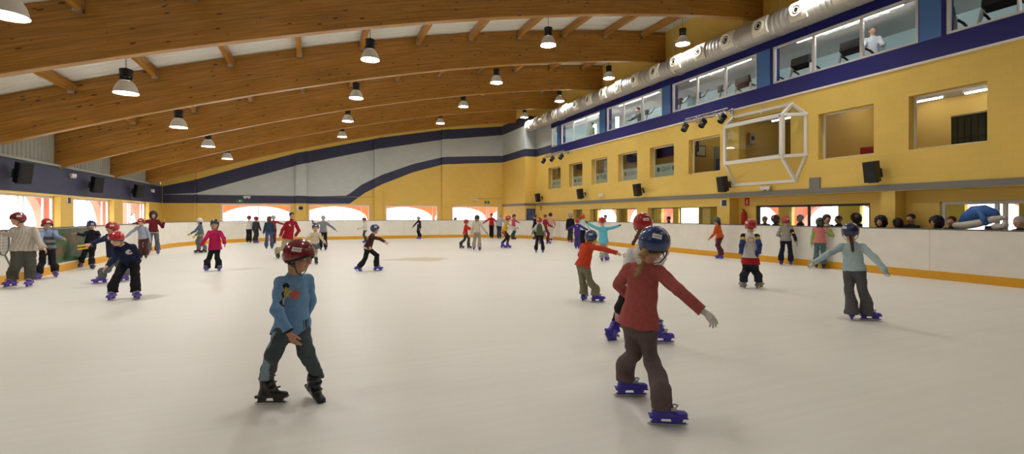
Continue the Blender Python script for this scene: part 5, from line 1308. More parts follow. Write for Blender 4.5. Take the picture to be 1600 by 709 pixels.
    def zone_of(cen):
        """nearest region per face: 0 torso, 1 right arm, 2 left arm, plus position along the limb"""
        def dseg(a, b):
            ab = b - a; t = np.clip(((cen - a) @ ab) / (ab @ ab), 0, 1); return np.linalg.norm(cen - a - t[:, None] * ab, axis=1), t
        dt, tt = dseg(ch - J.up * .04 * H, pel); d0 = dt - .058 * H; best = np.zeros(len(cen), int); tv = tt.copy()
        for i in (0, 1):
            da, ta = dseg(sh[i], el[i]); db, tb = dseg(el[i], wr[i]); d_ = np.minimum(da, db); t_ = np.where(da < db, ta * .5, .5 + tb * .5)
            m = (d_ - .02 * H) < d0; d0 = np.where(m, d_ - .02 * H, d0); best[m] = i + 1; tv[m] = t_[m]
        return best, tv
    # trousers
    fl = sp.get('flare', 1.0)
    if 'skirt' not in sp:
        f = Fld(np.array(hip + kn + an).min(0) - .16 * H, np.array(hip + kn + an + [pel + ZUP * .08 * H]).max(0) + .14 * H, vox)
        f.ell(pel + J.up * .05 * H, pel - ZUP * .015 * H, J.psd, (.066 * H * fat + pad * .3, .052 * H * fat + pad * .3), (.078 * H * fat + pad, .062 * H * fat + pad), .03)
        tp = sp.get('tpad', .008)
        for i in (0, 1):
            bu, bf, s_ = foot_up(J, i), foot_fw(J, i), H / 1.62; b0 = L(J.fc[i]); hz = sp.get('hem', .15)
            cufp = b0 + bu * (.30 if hz < .235 else hz) * s_ - bf * .036 * s_; ax = nz(cufp - kn[i]); rb = .073 * s_ + .006 + tp * .3 + vox * .3
            f.cap(hip[i], kn[i], .050 * H * fat + tp, .037 * H * fat + tp, .03)
            rc = .034 * H * fat + tp if hz < .235 else .030 * H + tp
            f.cap(kn[i], cufp, .037 * H * fat + tp, max(rc, rb) if hz < .235 else rc, .02, None if hz < .235 else (cufp, bu * -1.))
            if hz < .235:
                he = b0 + bu * hz * s_ - bf * (.036 + .018 * (fl - 1)) * s_
                f.cap(cufp, he - bu * .05, rb, rb * (1 + .35 * (fl - 1)) + (.006 if fl > 1.3 else 0), .02, (he, -bu))
        f.wrinkle(.0065 if vox < .007 else .005, 48, seed)
        pts, Q = f.mesh(); tm = [cloth(sp['trousers'])]; mi = None
        if 'tzone' in sp:
            cen = pts[Q].mean(1); mi = np.zeros(len(Q), int); sp['tzone'](sp, J, L, cen, mi, tm)
        link_mesh('trousers', np_mesh('trousers', pts, Q, tm, mi), root)
    else:
        f = Fld(pel - .22 * H, pel + .2 * H, vox); f.ell(pel + J.up * .07 * H, pel - ZUP * .10 * H, J.psd, (.085 * H, .07 * H), (.15 * H, .13 * H), .01, (pel - ZUP * .10 * H, -ZUP)); f.wrinkle(.004, 50, seed)
        pts, Q = f.mesh(); link_mesh('skirt', np_mesh('skirt', pts, Q, [cloth(sp['skirt'][0])]), root)
    # sweater or jacket
    hemd = sp.get('hemdrop', .03); hw_ = sp.get('hemw', 1.05)
    hem = pel - J.up * hemd * H
    f = Fld(np.array(sh + el + wr + [hem]).min(0) - .15 * H, np.array(sh + el + wr + [nb]).max(0) + .15 * H, vox)
    f.ell(ch - J.up * .055 * H, ch - J.up * .15 * H, J.sd, (.084 * H * fat + pad * .6, .056 * H * fat + pad * .6), (.076 * H * fat + pad, .058 * H * fat + pad), .03)
    f.ell(ch - J.up * .15 * H, hem - J.up * .06 * H, nz(J.sd + J.psd), (.076 * H * fat + pad, .058 * H * fat + pad), (.112 * H * fat * hw_ + pad * 1.2, .090 * H * fat * hw_ + pad * 1.2), .03, (hem, -J.up))
    f.cap(ch - J.up * .02 * H, nb + J.up * .04 * H, .056 * H, .036 * H + .004, .035, (nb + J.up * (.030 + sp.get('collar', 0)) * H, J.up))
    cuffs = sp.get('cuff', (0., 0.)); sl = sp.get('sleeve', 1.0)
    for i in (0, 1):
        f.cap(ch - J.up * .012 * H, sh[i], .040 * H, .034 * H + pad * .4, .03)
        f.cap(sh[i], el[i], .034 * H * fat + pad * .5, .0275 * H + pad * .6, .02)
        e1 = el[i] + (wr[i] - el[i]) * (1.0 + cuffs[i]) * 1.0; ax = nz(wr[i] - el[i])
        if sl >= 1: f.cap(el[i], e1 + ax * .05, .0275 * H + pad * .6, .0215 * H + pad * .5, .015, (e1, ax))
    f.wrinkle(.0048, 44, seed + 50)
    pts, Q = f.mesh(); tm = [cloth(sp['top_c'])]; mi = np.zeros(len(Q), int); cen = pts[Q].mean(1)
    if 'zone' in sp:
        z, t = zone_of(cen); sp['zone'](J, L, cen, z, t, mi, tm)
    link_mesh(sp.get('top_n', 'sweater'), np_mesh('top', pts, Q, tm, mi), root)
    # --------------------------------------------------------------- hair
    hr_c = sp.get('hair', 'brown'); hk = sp.get('hairstyle', 'under')
    f = Fld(hc - 1.7 * S, hc + .75 * S, vox)
    if hk in ('short', 'curly', 'long'):
        e = {'short': .025, 'curly': .20, 'long': .07}[hk]
        f.ball(hp(0, -.07, .15), HR, np.array([.36 + e, .43 + e, .385 + e]) * S, .02)
        if hk != 'short': f.ball(hp(0, -.2, -.15), HR, np.array([.36 + e, .28 + e, .36 + e]) * S, .03)
        if hk == 'long': f.ball(hp(0, -.26, -.5), HR, np.array([.32, .16, .5]) * S, .03)
        f.ball(hp(0, .46, -.12), HR, np.array([.27, .36, .36]) * S, 0, sub=True)
    else:
        f.ball(hp(0, -.10, -.03), HR, np.array([.365, .37, .33]) * S, .02); f.ball(hp(0, .30, -.1), HR, np.array([.5, .34, .34]) * S, 0, sub=True)
        if hk == 'fringe': f.ball(hp(0, .2, .16), HR, np.array([.33, .24, .12]) * S, .01)
    if hk == 'longunder': f.ball(hp(.0, -.2, -.4), HR, np.array([.38, .22, .42]) * S, .04)
    if 'pony' in sp:
        p = [hp(0, -.36, -.12)] + [L(px_plane(x_, y_, G, d_)) for x_, y_, d_ in sp['pony']]; r0 = [.12 * S] + [.11 * S, .10 * S, .085 * S, .05 * S, .03 * S]
        if sp.get('braid'):
            p = [p[0] + (p[1] - p[0]) * q for q in (0, .5)] + p[1:]; tot = [p[i] + (p[i + 1] - p[i]) * q for i in range(len(p) - 1) for q in (0, .25, .5, .75)] + [p[-1]]
            for i, c_ in enumerate(tot):
                w_ = S * (.085 if i < len(tot) - 2 else .05); f.ball(c_ + J.sd * (.018 if i % 2 else -.018) * S * 2, HR, np.array([.095, .085, .115]) * S * (1 if i < len(tot) - 5 else .8), .008)
        else:
          for a_, b_, ra, rb_ in zip(p[:-1], p[1:], r0, r0[1:]): f.cap(a_, b_, max(ra * .85, rmin), max(rb_ * .85, rmin), .015)
    if hk in ('curly',): f.wrinkle(.012, 110, seed)
    else: f.wrinkle(.003, 160, seed)
    pts, Q = f.mesh()
    if len(pts): link_mesh('hair', np_mesh('hair', pts, Q, [hairm(hr_c)]), root)
    if 'tie' in sp:
        mb = MB(); mb.lathe([(0, -.009), (.018, -.008), (.023, 0), (.018, .008), (0, .009)], n=16, axis='y'); mb.v = [tuple(np.array(v) + L(px_plane(*sp['tie'], G, -.19))) for v in mb.v]; mb.build('hair_tie', mat('tie_white', (.7, .66, .66), .5), root)
    # --------------------------------------------------------------- helmet
    hm = sp.get('helmet')
    if hm:
        a, v_, l_, t_, kst = helmet_parts(hm)
        M_ = Matrix.Translation(Vector(hc)) @ Matrix([list(r_) for r_ in HR]).to_4x4() @ Matrix.Scale(S * sp.get('hscale', 1.12), 4) @ Matrix.Rotation(rad(sp.get('htip', 0)), 4, 'X')
        ho = link_mesh('helmet', a, root, M_); link_mesh('helmet_liner', l_, ho); link_mesh('chin_strap', t_, ho)
        if dist < 22: link_mesh('vent', v_, ho)
        if sp.get('sticker'):
            s0 = link_mesh('sticker', kst[sp['sticker']][0], ho); link_mesh('sticker_print', kst[sp['sticker']][1], ho)
    # --------------------------------------------------------------- skates
    sc_ = sp.get('skate', 'blue')
    if sc_:
        k = H / 1.62; pb, ph, pbl, pu = skate_parts(sc_, .006 if dist < 9 else .011, 3 if 'skirt' in sp or sp.get('hem', .15) > .235 else 1)
        for i in (0, 1):
            fw, up = foot_fw(J, i), foot_up(J, i); sdv = np.cross(fw, up); R_ = np.stack([sdv, fw, up], 1)
            lean = rad(sp.get('flean', (0, 0))[i])
            M_ = Matrix.Translation(Vector(L(J.fc[i]))) @ Matrix([list(r_) for r_ in R_]).to_4x4() @ Matrix.Rotation(lean, 4, 'Y') @ Matrix.Scale(k, 4)
            o = link_mesh('skate', pb, root, M_); bo = link_mesh('blade_holder', ph, o); link_mesh('blade', pbl, o)
            if dist < 22: link_mesh('buckle', pu, o)
    else:
        for i in (0, 1):
            fw = foot_fw(J, i); mb = MB(); c0 = L(J.fc[i]); mb.ball((0, 0, 0), (.045, .13, .06), 8); a = math.atan2(fw[1], fw[0]) - PI / 2
            mb.xform(Matrix.Translation(Vector(c0 + np.array([0, 0, .06]) + fw * .03)) @ Matrix.Rotation(a, 4, 'Z')); mb.build('shoe', MATS['rubber'], root, smooth=True)
    return root, J
# ---- colour zones on clothing
def zone_boy(J, L, cen, z, t, mi, tm):
    H = J.H; tm += [cloth((.02, .022, .03)), cloth((.62, .44, .05)), cloth((.50, .12, .10)), cloth((.36, .40, .40))]
    ch = L(J.ch); pel = L(J.pel); s = (cen - ch) @ J.sd; u = (cen - ch) @ J.up; fwd = (cen - ch) @ J.fw3
    mi[(z > 0) & (t > .955)] = 1; mi[(z == 0) & ((cen - (pel - J.up * .03 * H)) @ J.up < .022)] = 1
    mi[(np.linalg.norm(cen - (ch + J.up * .035 * H), axis=1) < .054) & (u > .012) ] = 1
    # dark-edged flash down the right shoulder and a patch of yellow and red on the chest
    sh = L(J.sh[0]); el = L(J.el[0])
    a_ = sh + J.fw3 * .045 - J.sd * .015; b_ = el + J.fw3 * .04 - J.sd * .01; ab = b_ - a_; tt = ((cen - a_) @ ab) / (ab @ ab); dl = np.linalg.norm(cen - a_ - np.clip(tt, 0, 1)[:, None] * ab, axis=1)
    mi[(dl < .024 + .008 * np.sin(tt * 19)) & (tt > -.1) & (tt < .85)] = 1; mi[(dl < .010) & (tt > .1) & (tt < .8)] = 4
    pc = ch + J.sd * .115 - J.up * .085 + J.fw3 * .07; d = np.linalg.norm(cen - pc, axis=1); mi[(d < .05) & ((cen @ J.sd * 90 + cen @ J.up * 60).astype(int) % 3 != 0)] = 2
    pc = ch + J.sd * .04 - J.up * .10 + J.fw3 * .09; dv = cen - pc; an_ = np.arctan2(dv @ J.up, dv @ J.sd); mi[(np.linalg.norm(dv, axis=1) < .040 + .009 * np.sin(an_ * 5)) & (fwd > 0)] = 3; mi[(np.linalg.norm(dv - J.up * .008, axis=1) < .012) & (fwd > 0)] = 2
    pc = pel - J.sd * .055 + J.up * .055 + J.fw3 * .10; dd = cen - pc
    mi[(np.abs(dd @ J.sd) < .04) & (np.abs(dd @ J.up) < .032) & (fwd > 0) & (((dd @ J.sd) * 100).astype(int) % 2 == 0)] = 1
def tz_boy(sp, J, L, cen, mi, tm):
    tm.append(cloth((.19, .27, .33)))
    for i in (0, 1):
        a, b = L(J.hip[i]), L(J.an[i]); out = nz(J.psd * (1 if i == 0 else -1) + J.pfw * .2); kn = L(J.kn[i])
        for a, b, lo, hi in ((L(J.hip[i]), kn, .35, 1.0), (kn, L(J.an[i]), .0, 1.3)):
            ab = b - a; tt = ((cen - a) @ ab) / (ab @ ab); q = cen - a - tt[:, None] * ab; w = q @ out; v = q @ nz(np.cross(ab, out))
            mi[(tt >= lo) & (tt <= hi) & (w > .012) & (np.abs(v) < .036) & (w < .10)] = 1
def band(col, lo, hi):
    """horizontal band of the torso, heights as a share from hem (0) to shoulder (1)"""
    def f(J, L, cen, z, t, mi, tm):
        tm.append(cloth(col)); a = L(J.pel) - J.up * .05 * J.H; h = ((cen - a) @ J.up) / (.325 * J.H); mi[(z == 0) & (h > lo) & (h < hi)] = len(tm) - 1
    return f
def sleeves(col, lo=0.0, hi=2.0, who=(1, 2)):
    def f(J, L, cen, z, t, mi, tm):
        tm.append(cloth(col)); mi[np.isin(z, who) & (t >= lo) & (t <= hi)] = len(tm) - 1
    return f
def spot(col, s, u, r, back=False):
    def f(J, L, cen, z, t, mi, tm):
        tm.append(cloth(col)); c = L(J.ch); d = np.hypot((cen - c) @ J.sd - s, (cen - c) @ J.up - u); fw = (cen - c) @ J.fw3
        mi[(d < r) & ((fw < 0) if back else (fw > 0)) & (z == 0)] = len(tm) - 1
    return f
def ring(col, s, u, r, w):
    def f(J, L, cen, z, t, mi, tm):
        tm.append(cloth(col)); c = L(J.ch); d = np.hypot((cen - c) @ J.sd - s, (cen - c) @ J.up - u); fw = (cen - c) @ J.fw3
        mi[(np.abs(d - r) < w) & (fw < 0) & (z == 0)] = len(tm) - 1
    return f
def zones(*fs):
    def f(*a):
        for g in fs: g(*a)
    return f
def stripes(cols, n):
    def f(J, L, cen, z, t, mi, tm):
        for c in cols: tm.append(cloth(c))
        h = ((cen - L(J.pel)) @ J.up) / J.H * n; k = np.floor(h).astype(int) % (len(cols) + 1); mi[:] = np.where(z == 0, k, k)
    return f
def vstripes(cols, n):
    def f(J, L, cen, z, t, mi, tm):
        for c in cols: tm.append(cloth(c))
        h = np.arctan2((cen - L(J.ch)) @ J.fw3, (cen - L(J.ch)) @ J.sd) * n + t * 3; mi[:] = np.floor(h).astype(int) % (len(cols) + 1)
    return f
BLK = (.014, .014, .017); GR = 'children and adults skating on the ice'
def tstripe(col):
    def f(sp, J, L, cen, mi, tm):
        tm.append(cloth(col))
        for i in (0, 1):
            out = J.psd * (1 if i == 0 else -1); a, b = L(J.hip[i]), L(J.an[i]); ab = b - a; tt = np.clip(((cen - a) @ ab) / (ab @ ab), 0, 1); q = cen - a - tt[:, None] * ab; n = np.linalg.norm(q, axis=1) + 1e-6
            mi[((q @ out) / n > .75) & (n < .1) & (q @ out > 0)] = 1
    return f

P = []
P.append(dict(label='boy in light blue sweater and maroon helmet gliding on black skates', H=1.33, S=.222, yaw=32, pyaw=30, hyaw=58, hpitch=6, htilt=-4, vox=.0040, thigh=.205, hemw=1.12,
    feet=[(421, 632, 66), (490, 622, 28, 26)], flean=(-6, 10), pel=(456, 511, 0), ch=(460, 437, -.07), head=(467, 403, -.12), elR=(433, 484, -1), wrR=(451, 519, -1), elL=(486, 470, 1), wrL=(474, 503, 1),
    knR=(427, 553, -1), knL=(479, 551, -1), top_c=(.150, .285, .50), trousers=(.062, .078, .09), skate='black', helmet='maroon', sticker='rightside', zone=zone_boy, tzone=tz_boy, hairstyle='fringe', hair='black', skin='tan', bag=.014, tpad=.012, hem=.26, flare=1.1))
P.append(dict(label='girl in dusty pink sweater with blue helmet and blond braid, seen from behind', H=1.43, S=.235, yaw=158, pyaw=150, hyaw=150, hpitch=8, htilt=10, vox=.0042,
    feet=[(1040, 665, 98), (983, 619, 104)], pel=(998, 502, 0), ch=(1006, 420, .02), head=(1021, 384, .03), elR=(1060, 453, -1), wrR=(1097, 485, -1), elL=(966, 444, 1), wrL=(982, 463, 1), knR=(1016, 556, 1), knL=(991, 551, 1),
    top_c=(.36, .088, .082), trousers=(.125, .092, .094), skate='blue', helmet='blue', sticker='rightback', hair='blond', pony=[(1003, 399, -.10), (1001, 412, -.13), (996, 429, -.14)], tie=(998.5, 408), braid=1, glove=((.62, .60, .56), 'R'), bag=.012, hem=.15, flare=1.2, cuff=(0, 0)))
P.append(dict(label='girl in white sweater and black trousers with red helmet and flying ponytail', H=1.56, S=.225, yaw=150, hyaw=165, feet=[(1031, 536, 100), (950, 533, 150, 52)], pel=(993, 449, 0), ch=(1003, 393, .05), head=(1004.5, 352, .06),
    elR=(1030, 410, 1), wrR=(1037, 402, 1), elL=(980, 416, -1), wrL=(979, 405, 1), knR=(1015, 490, 1), knL=(968, 482, -1), top_c=(.62, .60, .58), trousers=BLK, hem=.26, skate='blue', helmet='red', sticker='rightback', hair='auburn', hairstyle='under', pony=[(995, 370, -.14), (989, 381, -.16)]))
P.append(dict(label='child in red-orange sweater and khaki trousers bending, right arm stretched out', H=1.33, yaw=140, feet=[(933, 472, 98), (913, 469, 160)], pel=(911, 413, 0), ch=(919, 384, .06), head=(924, 371.5, .10), elR=(944, 389, -1), wrR=(960, 394, -1), elL=(907, 398, 1), wrL=(915, 405, 1),
    knR=(922, 441, 1), knL=(910, 440, 1), top_c=(.52, .055, .022), trousers=(.20, .185, .115), helmet='blue', sticker='rightback', cuff=(.25, .1), flare=1.35, bag=.02))
P.append(dict(label='boy in white vest with navy sleeves and red hem, seen from behind', H=1.45, thigh=.205, yaw=176, feet=[(1186, 450, 150), (1161, 450, 205)], pel=(1172.5, 405, 0), ch=(1172, 368, 0), head=(1172.8, 353, .02), elR=(1186.5, 382, -1), wrR=(1186, 395, 1), elL=(1159, 383, -1), wrL=(1157.5, 397, -1),
    knR=(1179.5, 423, 1), knL=(1166, 423, 1), top_c=(.60, .58, .54), zone=zones(sleeves((.03, .05, .16)), sleeves((.60, .40, .06), .12, .26), sleeves(BLK, 0, .12), band((.34, .015, .02), -1, .24), ring((.55, .28, .16), .02, -.09, .055, .013)), trousers=(.022, .025, .036), skate='grey', helmet='red', sticker='leftback', hemdrop=.07, bag=.022, tpad=.022, hem=.15))
P.append(dict(label='girl in pale blue top and grey trousers, both arms spread low, ponytail', H=1.42, yaw=178, feet=[(1358, 500, 108), (1330, 499, 186)], pel=(1334, 418, 0), ch=(1331, 384, 0), head=(1328.5, 363, .02), elR=(1366, 402, -1), wrR=(1380, 419, -1), elL=(1294, 397, -1), wrL=(1274, 409, -1),
    knR=(1348, 454, 1), knL=(1327, 454, 1), top_c=(.42, .54, .58), trousers=(.105, .10, .11), flare=1.75, helmet='navy', sticker='leftback', hair='brown', pony=[(1331, 379, -.11), (1332.5, 392, -.13)], cuff=(.25, .25), glove=((.42, .54, .58), 'both'), hem=.10))
P.append(dict(label='girl in cyan hooded jacket with arms held straight out, black gloves', H=1.46, yaw=178, feet=[(948, 407, 150), (940.5, 409, 182)], pel=(943, 375, 0), ch=(942, 356.5, 0), head=(940.5, 345.5, 0), elR=(957.5, 355.5, 1), wrR=(966, 353, 1), elL=(927, 353.5, 1), wrL=(918.5, 348.5, 1), knR=(946, 391, 1), knL=(941, 392, 1),
    top_c=(.13, .46, .57), trousers=(.36, .34, .31), flare=1.3, helmet='red', skate='purple', glove=(BLK, 'both'), top_n='jacket', bag=.025, hemdrop=.06))
P.append(dict(label='child in dark brown top and blue helmet lunging to the right mid-ice', H=1.40, yaw=82, feet=[(590, 423, 88), (557, 423.5, 80, 42)], lift=(0, 0), pel=(574.5, 387, 0), ch=(581.5, 369, 0), head=(586, 358.5, 0), elR=(594, 373, -1), wrR=(601.5, 378, -1), elL=(577, 378, -1), wrL=(578, 386, -1), knR=(589, 399, -1), knL=(570.5, 404, 1),
    top_c=(.058, .022, .018), zone=band((.55, .42, .42), -1, .17), trousers=BLK, helmet='blue', sticker='rightside', flare=1.2))
P.append(dict(label='small girl in cream top and grey skirt with navy helmet, arms out', H=1.30, yaw=8, feet=[(485, 411, -10), (494, 413, 15)], pel=(491, 382, 0), ch=(493, 365, 0), head=(493, 355.5, 0), elR=(481, 371, -1), wrR=(472.5, 374.5, -1), elL=(503, 373, -1), wrL=(508, 379, -1), knR=(488, 396, -1), knL=(494, 396, -1),
    top_c=(.54, .46, .34), skirt=((.10, .11, .12), (.48, .38, .27)), trousers=BLK, skate='black', helmet='navy', sticker='front'))
P.append(dict(label='bareheaded man in red zip jacket and khaki trousers leaning as he skates', H=1.70, thigh=.20, yaw=26, feet=[(434, 404, 15), (452, 402, 30)], pel=(449.5, 371, 0), ch=(455, 347.5, 0), head=(456, 336.5, 0), elR=(441, 360, -1), wrR=(438, 369, -1), elL=(467, 360, -1), wrL=(461, 369, -1), knR=(442, 388, -1), knL=(452, 388, -1),
    top_c=(.29, .012, .02), zone=zones(spot((.5, .42, .40), .09, -.10, .035), spot((.5, .42, .40), -.10, -.10, .04)), trousers=(.36, .30, .20), skate='black', hairstyle='short', hair='black', skin='tan', top_n='jacket', bag=.02, S=.225, collar=.03))
P.append(dict(label='girl in magenta jacket and black flared trousers facing the viewer', H=1.42, yaw=-5, feet=[(323, 423, -18), (342, 423, 12)], pel=(336, 386, 0), ch=(335.5, 362.5, 0), head=(335.5, 350.5, 0), elR=(321, 373, -1), wrR=(314.5, 383.5, -1), elL=(349.5, 372, -1), wrL=(351, 380.5, -1), knR=(327, 403, -1), knL=(339, 403, -1),
    top_c=(.40, .014, .085), trousers=BLK, flare=1.45, skate='purple', helmet='dark', hairstyle='longunder', hair='brown', top_n='jacket', bag=.024, hemdrop=.05, glove=((.38, .06, .13), 'both'), hem=.08))
P.append(dict(label='child in navy sweater with white shoulder panel and red helmet bending forward', H=1.44, yaw=-22, hyaw=-35, hpitch=20, feet=[(175, 468.5, -22), (213, 467, 18)], pel=(203, 407, .08), ch=(194, 385, -.16), head=(182, 374, -.28), elR=(181, 403, -1), wrR=(167, 416, -1), elL=(215, 398, 1), wrL=(212, 412, 1), knR=(184, 431, -1), knL=(211, 429, -1),
    top_c=(.013, .017, .05), zone=zones(spot((.50, .48, .47), -.09, -.07, .06), spot((.30, .03, .04), -.09, -.075, .018)), trousers=BLK, skate='purple', helmet='red', sticker='rightfront', bag=.02, tpad=.016))
P.append(dict(label='child in navy top, red helmet and grey jeans reaching left behind the bending child', H=1.50, thigh=.205, yaw=-72, feet=[(193.5, 440, -55), (157, 443, -78)], pel=(178, 397, 0), ch=(171, 369.5, 0), head=(175, 357, 0), elR=(158, 374, 1), wrR=(147, 380, 1), elL=(154, 376, -1), wrL=(141, 381.5, -1), knR=(188, 420, 1), knL=(169, 421, -1),
    top_c=(.016, .022, .05), trousers=(.11, .12, .135), skate='purple', helmet='red', sticker='leftside'))
P.append(dict(label='child in black top and blue helmet holding the left barrier', H=1.38, yaw=10, feet=[(126, 418, -20), (144, 420, 20)], pel=(140, 387, 0), ch=(144, 362.5, 0), head=(142.8, 352, -.04), elR=(130, 367, -1), wrR=(119, 365, -1), elL=(155, 367, -1), wrL=(150, 376, -1), knR=(129, 403, -1), knL=(143, 403, -1), top_c=(.014, .014, .022), trousers=BLK, skate='navy', helmet='blue', sticker='front', flare=1.3, hpitch=15))
P.append(dict(label='child in grey and blue striped sweater with red helmet by the left barrier', H=1.46, yaw=12, feet=[(60, 437, -22), (86.5, 433, 12)], pel=(74, 387, 0), ch=(75, 362, 0), head=(73.5, 351, 0), elR=(63, 373, -1), wrR=(62, 384, -1), elL=(88, 370, -1), wrL=(98.5, 373, -1), knR=(66, 411, -1), knL=(82, 411, -1),
    top_c=(.20, .20, .19), zone=zones(stripes([(.055, .055, .065)], 22), band((.20, .27, .42), .78, 2), sleeves((.20, .27, .42), 0, 2)), trousers=BLK, skate='purple', helmet='red', sticker='front', bag=.02))
P.append(dict(label='large person in baggy cream sweater and olive trousers at the left edge, maroon helmet', H=1.66, yaw=-12, hyaw=-62, feet=[(17, 448.5, -42), (46, 448, -18)], pel=(37, 387, 0), ch=(38, 358.5, 0), head=(27.5, 343.5, 0), elR=(21, 367, 1), wrR=(8, 366, 1), elL=(60, 376, -1), wrL=(69, 388, -1), knR=(26, 413, -1), knL=(47, 413, -1),
    top_c=(.47, .43, .37), zone=vstripes([(.38, .35, .31)], 5), trousers=(.075, .074, .062), skate='purple', helmet='maroon', sticker='leftside', fat=1.22, bag=.035, tpad=.025, hemdrop=.04))

